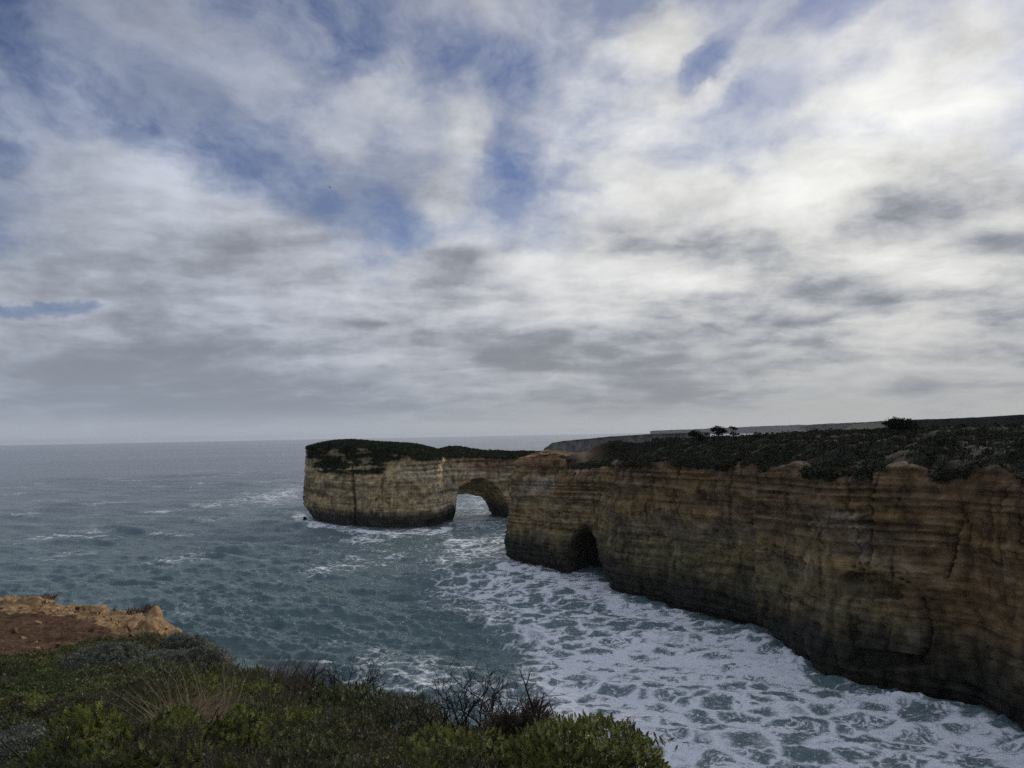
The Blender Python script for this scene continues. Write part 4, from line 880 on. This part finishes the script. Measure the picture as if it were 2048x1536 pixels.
def branches(g, height, spread, n0, depth, r0, wander=.25, start=None, dir0=None, keep=.75):
    """bare forking stems"""
    out = []
    def grow(p, d, L, r, lev):
        k = 5; pts = [p]
        for _ in range(k - 1):
            d = d + wander * g.normal(size=3) * .5; d[2] += .06; d /= np.linalg.norm(d); pts.append(pts[-1] + d * L / (k - 1))
        out.append(tube(pts, np.linspace(r, r * .68, k), 5 if r > .006 else 4))
        if lev < depth:
            for q in range(2 if g.random() < .72 else 3):
                nd = d + .62 * g.normal(size=3); nd[2] = abs(nd[2]) * .8 + .15; nd /= np.linalg.norm(nd); grow(pts[-1] if q < 2 else pts[-2], nd, L * g.uniform(.55, .95), r * .68, lev + 1)
    for i in range(n0):
        a = 2 * math.pi * (i + g.random()) / n0; d = np.array([math.cos(a) * spread, math.sin(a) * spread * .7, 1.0]); d /= np.linalg.norm(d); grow(np.array([.03 * math.cos(a), .03 * math.sin(a), 0]), d, height * g.uniform(.3, .45), r0 * g.uniform(.7, 1.1), 0)
    return join(out)
def blades(g, n, L, rad, wind, wid, cols, up=1.0):
    """tuft of arching grass"""
    k = 6; a = g.uniform(0, 2 * math.pi, n); r = rad * np.sqrt(g.random(n)); b = np.stack([r * np.cos(a), r * np.sin(a), 0 * r], -1); l = L * g.uniform(.5, 1.15, n)
    d = np.stack([np.cos(a) * .45 + .3 * g.normal(size=n), np.sin(a) * .45 + .3 * g.normal(size=n), np.full(n, up)], -1); d /= np.linalg.norm(d, axis=1)[:, None]; wv = np.array(wind)[None, :]
    side = np.cross(d, g.normal(size=(n, 3))); side /= np.linalg.norm(side, axis=1)[:, None]; P = []
    for t in np.linspace(0, 1, k): P.append(b + d * (l * t)[:, None] + wv * (l * t * t)[:, None] * g.uniform(.6, 1.2, (n, 1)))
    V = np.stack([q + sgn * side * wid * (1 - .85 * t) * .5 for t, q in zip(np.linspace(0, 1, k), P) for sgn in (-1, 1)], 1)
    f = np.array([[2 * i, 2 * i + 1, 2 * i + 3, 2 * i + 2] for i in range(k - 1)]); F = (np.arange(n)[:, None, None] * 2 * k + f[None]).reshape(-1, 4)
    c = np.repeat(cols[g.integers(0, len(cols), n)] * g.uniform(.7, 1.3, (n, 1)), 2 * k, 0); return V.reshape(-1, 3), F, c
def seat(px, py, depth):
    """where a plant stands on the slope"""
    p = at_y(px, py, depth); x, y = p[0], p[1]; h, _, _ = cover_h(np.array([x]), np.array([y])); return np.array([x, y, CANOPY(np.array([x]), np.array([y]))[0] - h[0]])
CLEAR = []                                     # the places where separate plants stand: (x, y, radius)
def bush(name, label, px, depth, rx, ry, hz, kind, n, seed, size=1.0, lumps=9, group=None, cat='shrub', sink=0.05, py=1500):
    hz = hz * 1.32; g = np.random.default_rng(seed); p = seat(px, py, depth); root = ob(name, None, label=label, cat=cat, group=group, loc=(p[0], p[1], p[2] - sink)); CLEAR.append((p[0], p[1], max(rx, ry) * 1.1))
    tp, cols = dict(bright=(BUSHY, BRIGHT), green=(BUSHY, GREEN), olive=(FINE, OLIVE), grey=(TUFT, GREY), brown=(TWIGGY, BROWN))[kind]
    n = int(n * 2.6); g = np.random.default_rng(seed + 500)
    q, nr = dome_points(rx, ry, hz, n, g, lumps); inner = g.random(n) < .22; q[inner] *= g.uniform(.7, .92, (inner.sum(), 1))
    V, F, c = scatter(tp, q, nr, size * g.uniform(.75, 1.3, n), cols, g, .45)
    ob('foliage', mesh_of('foliage', V, F, c, False, [LEAF]), parent=root)
    Vb, Fb = branches(g, hz * 1.25, 1.1 * rx / hz, 7, 2, .012, .2); ob('branches', mesh_of('branches', Vb, Fb, np.tile([.05, .038, .028], (len(Vb), 1)), mats=[BARK]), parent=root)
    return root
def dead_shrub(label, px, depth, h, spread, n0, lev, r0, seed, squash=(1, 1, 1), dark=(.022, .017, .014), group='bare dead shrubs on the brink', lift=0.0):
    g = np.random.default_rng(seed); p = seat(px, 1450, depth); V, F = branches(g, h, spread, n0, lev, r0); V *= np.array(squash)
    o = ob('dead_shrub', mesh_of('dead_shrub', V, F, np.tile(dark, (len(V), 1)), mats=[BARK]), label=label, cat='dead shrub', group=group, loc=(p[0], p[1], p[2] - .05 + lift)); return o
def tussock(label, px, depth, n, L, rad, wind, cols, seed, wid=.004, up=1.0, group='grass tussocks', py=1450, lift=0.0):
    g = np.random.default_rng(seed); p = seat(px, py, depth); V, F, c = blades(g, n, L, rad, wind, wid, np.array(cols), up); CLEAR.append((p[0], p[1], rad * .6))
    ob('grass_tussock', mesh_of('grass_tussock', V, F, c, False, [LEAF]), label=label, cat='grass tussock', group=group, loc=(p[0], p[1], p[2] - .02 + lift))
STRAW = [[.28, .20, .13], [.20, .14, .09], [.36, .27, .18]]; DRY = [[.10, .07, .045], [.075, .055, .038], [.13, .095, .06]]; GRASS = [[.06, .08, .035], [.09, .10, .05], [.045, .06, .028]]
SHRUBS = 'shrubs on the near slope'
bush('shrub', 'big glossy yellow-green shrub at the brink above the foam, rightmost of the near plants', 1165, 5.1, .62, .55, .41, 'bright', 1150, 101, .92, 24, SHRUBS)
bush('shrub', 'dark tipped green shrub spilling over the brink right of the big glossy one', 1268, 4.95, .30, .35, .28, 'green', 240, 102, 1.0, 7, SHRUBS)
bush('shrub', 'low yellow-green mound in front of the grey-brown twiggy shrub', 975, 4.75, .26, .26, .24, 'bright', 150, 103, 1.0, 6, SHRUBS)
bush('twiggy_shrub', 'grey-brown twiggy upright shrub between the bare dead shrub and the glossy shrub', 1040, 6.2, .27, .3, .44, 'brown', 900, 104, 1.0, 8, SHRUBS)
bush('shrub', 'yellow-green cushion shrub beside the grey bush, leftmost of the bright ones', 180, 5.3, .36, .4, .46, 'bright', 300, 105, 1.1, 9, SHRUBS)
bush('shrub', 'yellow-green shrub with clustered knobs just below the straw tussock', 340, 5.6, .38, .36, .42, 'bright', 300, 106, 1.1, 10, SHRUBS)
bush('shrub', 'small yellow-green shrub right of the straw tussock', 470, 5.9, .27, .3, .42, 'bright', 200, 107, 1.1, 7, SHRUBS)
bush('shrub', 'small olive-yellow sprout low between two bright cushion shrubs', 238, 4.7, .16, .16, .20, 'bright', 80, 108, 1.0, 4, SHRUBS)
bush('shrub', 'broad yellow-green shrub behind the straw tussock', 415, 9.6, .60, .5, .42, 'bright', 360, 109, 1.2, 11, SHRUBS)
bush('shrub', 'yellow-green shrub right of the broad one, toward the brink', 510, 9.8, .50, .45, .40, 'bright', 280, 110, 1.2, 9, SHRUBS)
bush('grey_shrub', 'grey-leaved cushion bush with dark gaps at the left edge', 50, 5.9, .50, .5, .30, 'grey', 420, 111, 1.1, 12, SHRUBS)
bush('grey_shrub', 'silvery bush below red soil, largest of the silvery row', 235, 15.5, 1.25, .9, .44, 'grey', 560, 112, 2.0, 12, SHRUBS)
bush('grey_shrub', 'silvery bush with blue tone in the middle of the silvery row', 325, 15.8, .95, .8, .38, 'grey', 420, 113, 2.0, 10, SHRUBS)
bush('grey_shrub', 'dark silvery dome touching the ochre rock', 365, 17.2, .65, .6, .52, 'grey', 300, 114, 2.0, 7, SHRUBS)
bush('grey_shrub', 'silvery dome at the brink beside the tan grass tussock', 402, 15.9, .55, .5, .42, 'grey', 260, 115, 2.0, 7, SHRUBS)
bush('shrub', 'dark green mound on the brink below the small bare shrub', 700, 9.0, .70, .55, .40, 'green', 380, 116, 1.2, 12, SHRUBS)
bush('shrub', 'olive mound on the brink left of the large bare shrub', 800, 8.0, .55, .5, .38, 'olive', 420, 117, 1.4, 10, SHRUBS)
bush('shrub', 'dark green mound in the shade at the bottom between the bright shrubs', 590, 5.2, .50, .45, .36, 'green', 300, 118, 1.0, 9, SHRUBS)
bush('shrub', 'olive shrub with fine leaves and pale seed heads in the middle of the near slope', 690, 6.4, .60, .5, .38, 'olive', 460, 119, 1.1, 11, SHRUBS)
dead_shrub('largest bare dead shrub, black stems spreading against the foam', 925, 7.3, 1.35, 1.0, 13, 4, .024, 207, (.64, .64, .42), lift=.10)
dead_shrub('rounded bare dead shrub with fine dense twigs left of the largest one', 692, 10.4, 1.15, 1.0, 11, 4, .022, 212, (.62, .6, .55), lift=.12)
dead_shrub('single crooked dead twig leaning out over the water', 622, 12.0, 1.1, .35, 1, 2, .024, 203, (.7, .7, .7), lift=.25)
dead_shrub('short forked dead twig rising from the twiggy shrub', 1068, 6.2, .80, .3, 1, 2, .016, 204, (.5, .5, .5), lift=.55)
tussock('tan dead shrubby tussock of dry stems on the brink above the water', 548, 13.4, 420, .62, .55, (.25, .1, -.1), DRY, 301, .012, py=1340)
tussock('brown spiky tussock at the brink with dead stems, darker than its neighbour', 583, 12.6, 300, .55, .40, (.3, .1, -.1), [[.06, .045, .034], [.08, .055, .04]], 302, .012, py=1345)
tussock('rusty spiky tussock on the bare rim between silvery dome and sea', 428, 16.4, 200, .55, .32, (-.1, .1, 0), STRAW, 303, .014, py=1310)
tussock('straw coloured tussock combed over by the wind amid green shrubs', 358, 7.0, 520, .44, .24, (.65, -.1, -.22), STRAW, 304, .005, py=1420, lift=.26)
tussock('thin straw stems standing up behind the straw tussock', 385, 7.6, 70, .60, .40, (-.3, 0, .0), STRAW, 305, .006, py=1400, lift=.35)
tussock('pale green grass tussock under the leftmost bright shrub', 118, 4.8, 260, .40, .22, (-.35, -.2, -.15), GRASS, 306, .0045, py=1520, lift=.1)
tussock('green grass tussock at the left edge below the red soil', 25, 12.0, 320, .62, .7, (.2, 0, -.1), GRASS, 307, .011, py=1340)
tussock('small rusty tussock on top of the ochre rock edge', 75, 29.0, 220, .24, .60, (.2, 0, 0), [[.11, .055, .03], [.08, .045, .028]], 308, .03, py=1197)
tussock('small dark tussock on the outer corner of the ochre rock', 285, 26.0, 220, .22, .5, (.3, 0, 0), [[.10, .055, .03], [.075, .045, .028]], 309, .03, py=1224)
tussock('wiry grass stems over the dark shrubs at the bottom centre', 830, 4.9, 60, .50, .30, (.25, 0, -.1), [[.10, .11, .08], [.13, .13, .10]], 310, .004, py=1520, lift=.15)
def build_heath():
    """the unbroken low heath between the separate plants"""
    g = np.random.default_rng(61)
    Vs, Fs, Cs, k = [], [], [], 0
    def lay(n, x0, x1, y0, y1, size, pick):
        nonlocal k
        x = g.uniform(x0, x1, n); y = g.uniform(y0, y1, n); h, px, py = cover_h(x, y); s = edge_s(x, y); ok = (h > 0.12) & (s > -0.12) & (px > -220) & (px < 1420) & (py < 1720)
        for cx, cy, cr in CLEAR: ok &= np.hypot(x - cx, y - cy) > cr * g.uniform(.7, 1.0, n)
        x, y, h = x[ok], y[ok], h[ok]; z = canopy(x, y) - 0.07 * g.random(len(x)) ** 2 - .04
        e = .07; nr = np.stack([-(canopy(x + e, y) - canopy(x - e, y)) / (2 * e), -(canopy(x, y + e) - canopy(x, y - e)) / (2 * e), 0 * x + 1], -1); nr[:, :2] *= .8; nr /= np.linalg.norm(nr, axis=1)[:, None]
        _, who = domes(x / 0.62, y / 0.62, 3); kindv = ((who * 71) % 256) / 256.0 + .05 * g.normal(size=len(x)); left = sstep(-1.2 - .22 * y, -2.2 - .34 * y, x)
        for sel, tp, cols, szk in ((kindv < .34, BUSHY, GREEN, 1.0), ((kindv >= .34) & (kindv < .62), FINE, GREEN, 1.25), ((kindv >= .62) & (kindv < .80), FINE, OLIVE, 1.25), ((kindv >= .80) & (kindv < .88), TWIGGY, BROWN, .9), (kindv >= .88, BUSHY, BRIGHT, 1.0)):
            gr = sel & (g.random(len(x)) < .9) & (left * 1.0 > ((who * 29) % 256) / 256.0 + .25)
            for q, t2, c2 in ((sel & ~gr, tp, cols), (gr, TUFT, GREY)):
                if q.sum() == 0: continue
                V, F, c = scatter(t2, np.stack([x[q], y[q], z[q]], -1), nr[q], size * szk * g.uniform(.7, 1.35, q.sum()), cols, g, .5); Vs.append(V); Fs.append(F + k); Cs.append(c); k += len(V)
    lay(22000, -5.5, 2, 2.6, 6.5, 1.0, None); lay(24000, -8, 1, 6.0, 11, 1.2, None); lay(14000, -13, -1.5, 10.5, 22, 2.0, None)
    ob('heath', mesh_of('heath', np.concatenate(Vs), np.concatenate(Fs), np.concatenate(Cs), False, [LEAF]), kind='stuff', label='low dense coastal heath carpeting the near slope', cat='heath')
build_heath()
def build_litter():
    # dead prostrate plants and rubble over the red soil
    g = np.random.default_rng(66); x = g.uniform(-24, -3, 9000); y = g.uniform(13, 31, 9000); h, px, py = cover_h(x, y); skl = np.interp(px, [q[0] for q in SKY], [q[1] for q in SKY])
    ok = (h < 0.28) & (edge_s(x, y) > .3) & (px < 380) & (px > -200) & (fbm(x / 1.6, y / 1.6, 0 * x + 41, 3) + .25 * (py - skl - 40) / 50 > .02); x, y = x[ok], y[ok]
    V, F, c = scatter(TWIGGY + FINE, np.stack([x, y, CANOPY(x, y) - .02], -1), np.tile([0, 0, 1.0], (len(x), 1)), 1.5 * g.uniform(.6, 1.6, len(x)), np.array([[.10, .048, .028], [.075, .04, .026], [.13, .075, .045]]), g, 1.2)
    ob('dead_ground_cover', mesh_of('dead_ground_cover', V, F, c, False, [LEAF]), kind='stuff', label='dead rusty ground cover over the red soil', cat='ground cover')
build_litter()
def build_stones():
    # loose stones and clods on the bare ground
    g = np.random.default_rng(68); x = g.uniform(-24, -3, 1900); y = g.uniform(14, 31, 1900); h, px, py = cover_h(x, y); ok = (h < 0.2) & (edge_s(x, y) > .15) & (px < 420) & (px > -200); x, y = x[ok], y[ok]
    tp = []
    for k in range(4):
        q = np.array([[i, j, l] for i in (-1, 1) for j in (-1, 1) for l in (-1, 1)], float) * np.array([1, .75, .55]) * .5 + .16 * g.normal(size=(8, 3)); fs = [[0, 1, 3, 2], [4, 6, 7, 5], [0, 4, 5, 1], [2, 3, 7, 6], [0, 2, 6, 4], [1, 5, 7, 3]]; tp.append((q[np.array(fs).ravel()], np.ones(24)))
    V, F, c = scatter(tp, np.stack([x, y, CANOPY(x, y) + .01], -1), np.tile([0, 0, 1.0], (len(x), 1)), .045 * np.exp(.75 * g.normal(size=len(x))), np.array([[.27, .18, .10], [.20, .12, .065], [.14, .08, .045], [.32, .23, .13]]), g, .9)
    ob('stones', mesh_of('stones', V, F, c, False, [GROUND]), kind='stuff', label='loose ochre stones and clods on the bare soil', cat='stones')
build_stones()
def build_seed_heads():
    # a sprinkling of pale everlasting heads over the heath
    g = np.random.default_rng(71); x = g.uniform(-4.5, .6, 150); y = g.uniform(4.2, 9.5, 150); h, px, py = cover_h(x, y); ok = (edge_s(x, y) > .2) & (px > 350) & (px < 1000); x, y = x[ok], y[ok]
    t = fuzz(12, .004, .007, .005, 5); V, F, c = scatter([t], np.stack([x, y, canopy(x, y) + .05], -1), np.tile([0, 0, 1.0], (len(x), 1)), np.ones(len(x)), np.array([[.34, .32, .25]]), g)
    ob('seed_heads', mesh_of('seed_heads', V, F, c, False, [LEAF]), kind='stuff', label='pale seed heads dotted over the near heath', cat='seed heads')
build_seed_heads()

# ---------------------------------------------------------------- sea air: far things fade
def build_haze():
    lo, hi = np.array([-21000.0, -300.0, -6.0]), np.array([21000.0, 26500.0, 140.0]); V = np.array([[x, y, z] for x in (lo[0], hi[0]) for y in (lo[1], hi[1]) for z in (lo[2], hi[2])])
    F = np.array([[0, 1, 3, 2], [4, 6, 7, 5], [0, 4, 5, 1], [2, 3, 7, 6], [0, 2, 6, 4], [1, 5, 7, 3]])
    m_ = bpy.data.materials.new('sea_air'); m_.use_nodes = True; t = m_.node_tree; t.nodes.clear(); n = N(t); out = n.new('ShaderNodeOutputMaterial'); v = n.new('ShaderNodeVolumePrincipled')
    v.inputs['Color'].default_value = (0.80, 0.87, 0.95, 1); v.inputs['Density'].default_value = 2.5e-5; v.inputs['Anisotropy'].default_value = 0.35; t.links.new(v.outputs[0], out.inputs['Volume'])
    ob('haze', mesh_of('haze', V, F, None, False, [m_]), kind='stuff', label='thin sea haze greying the far coast', cat='haze')
build_haze()
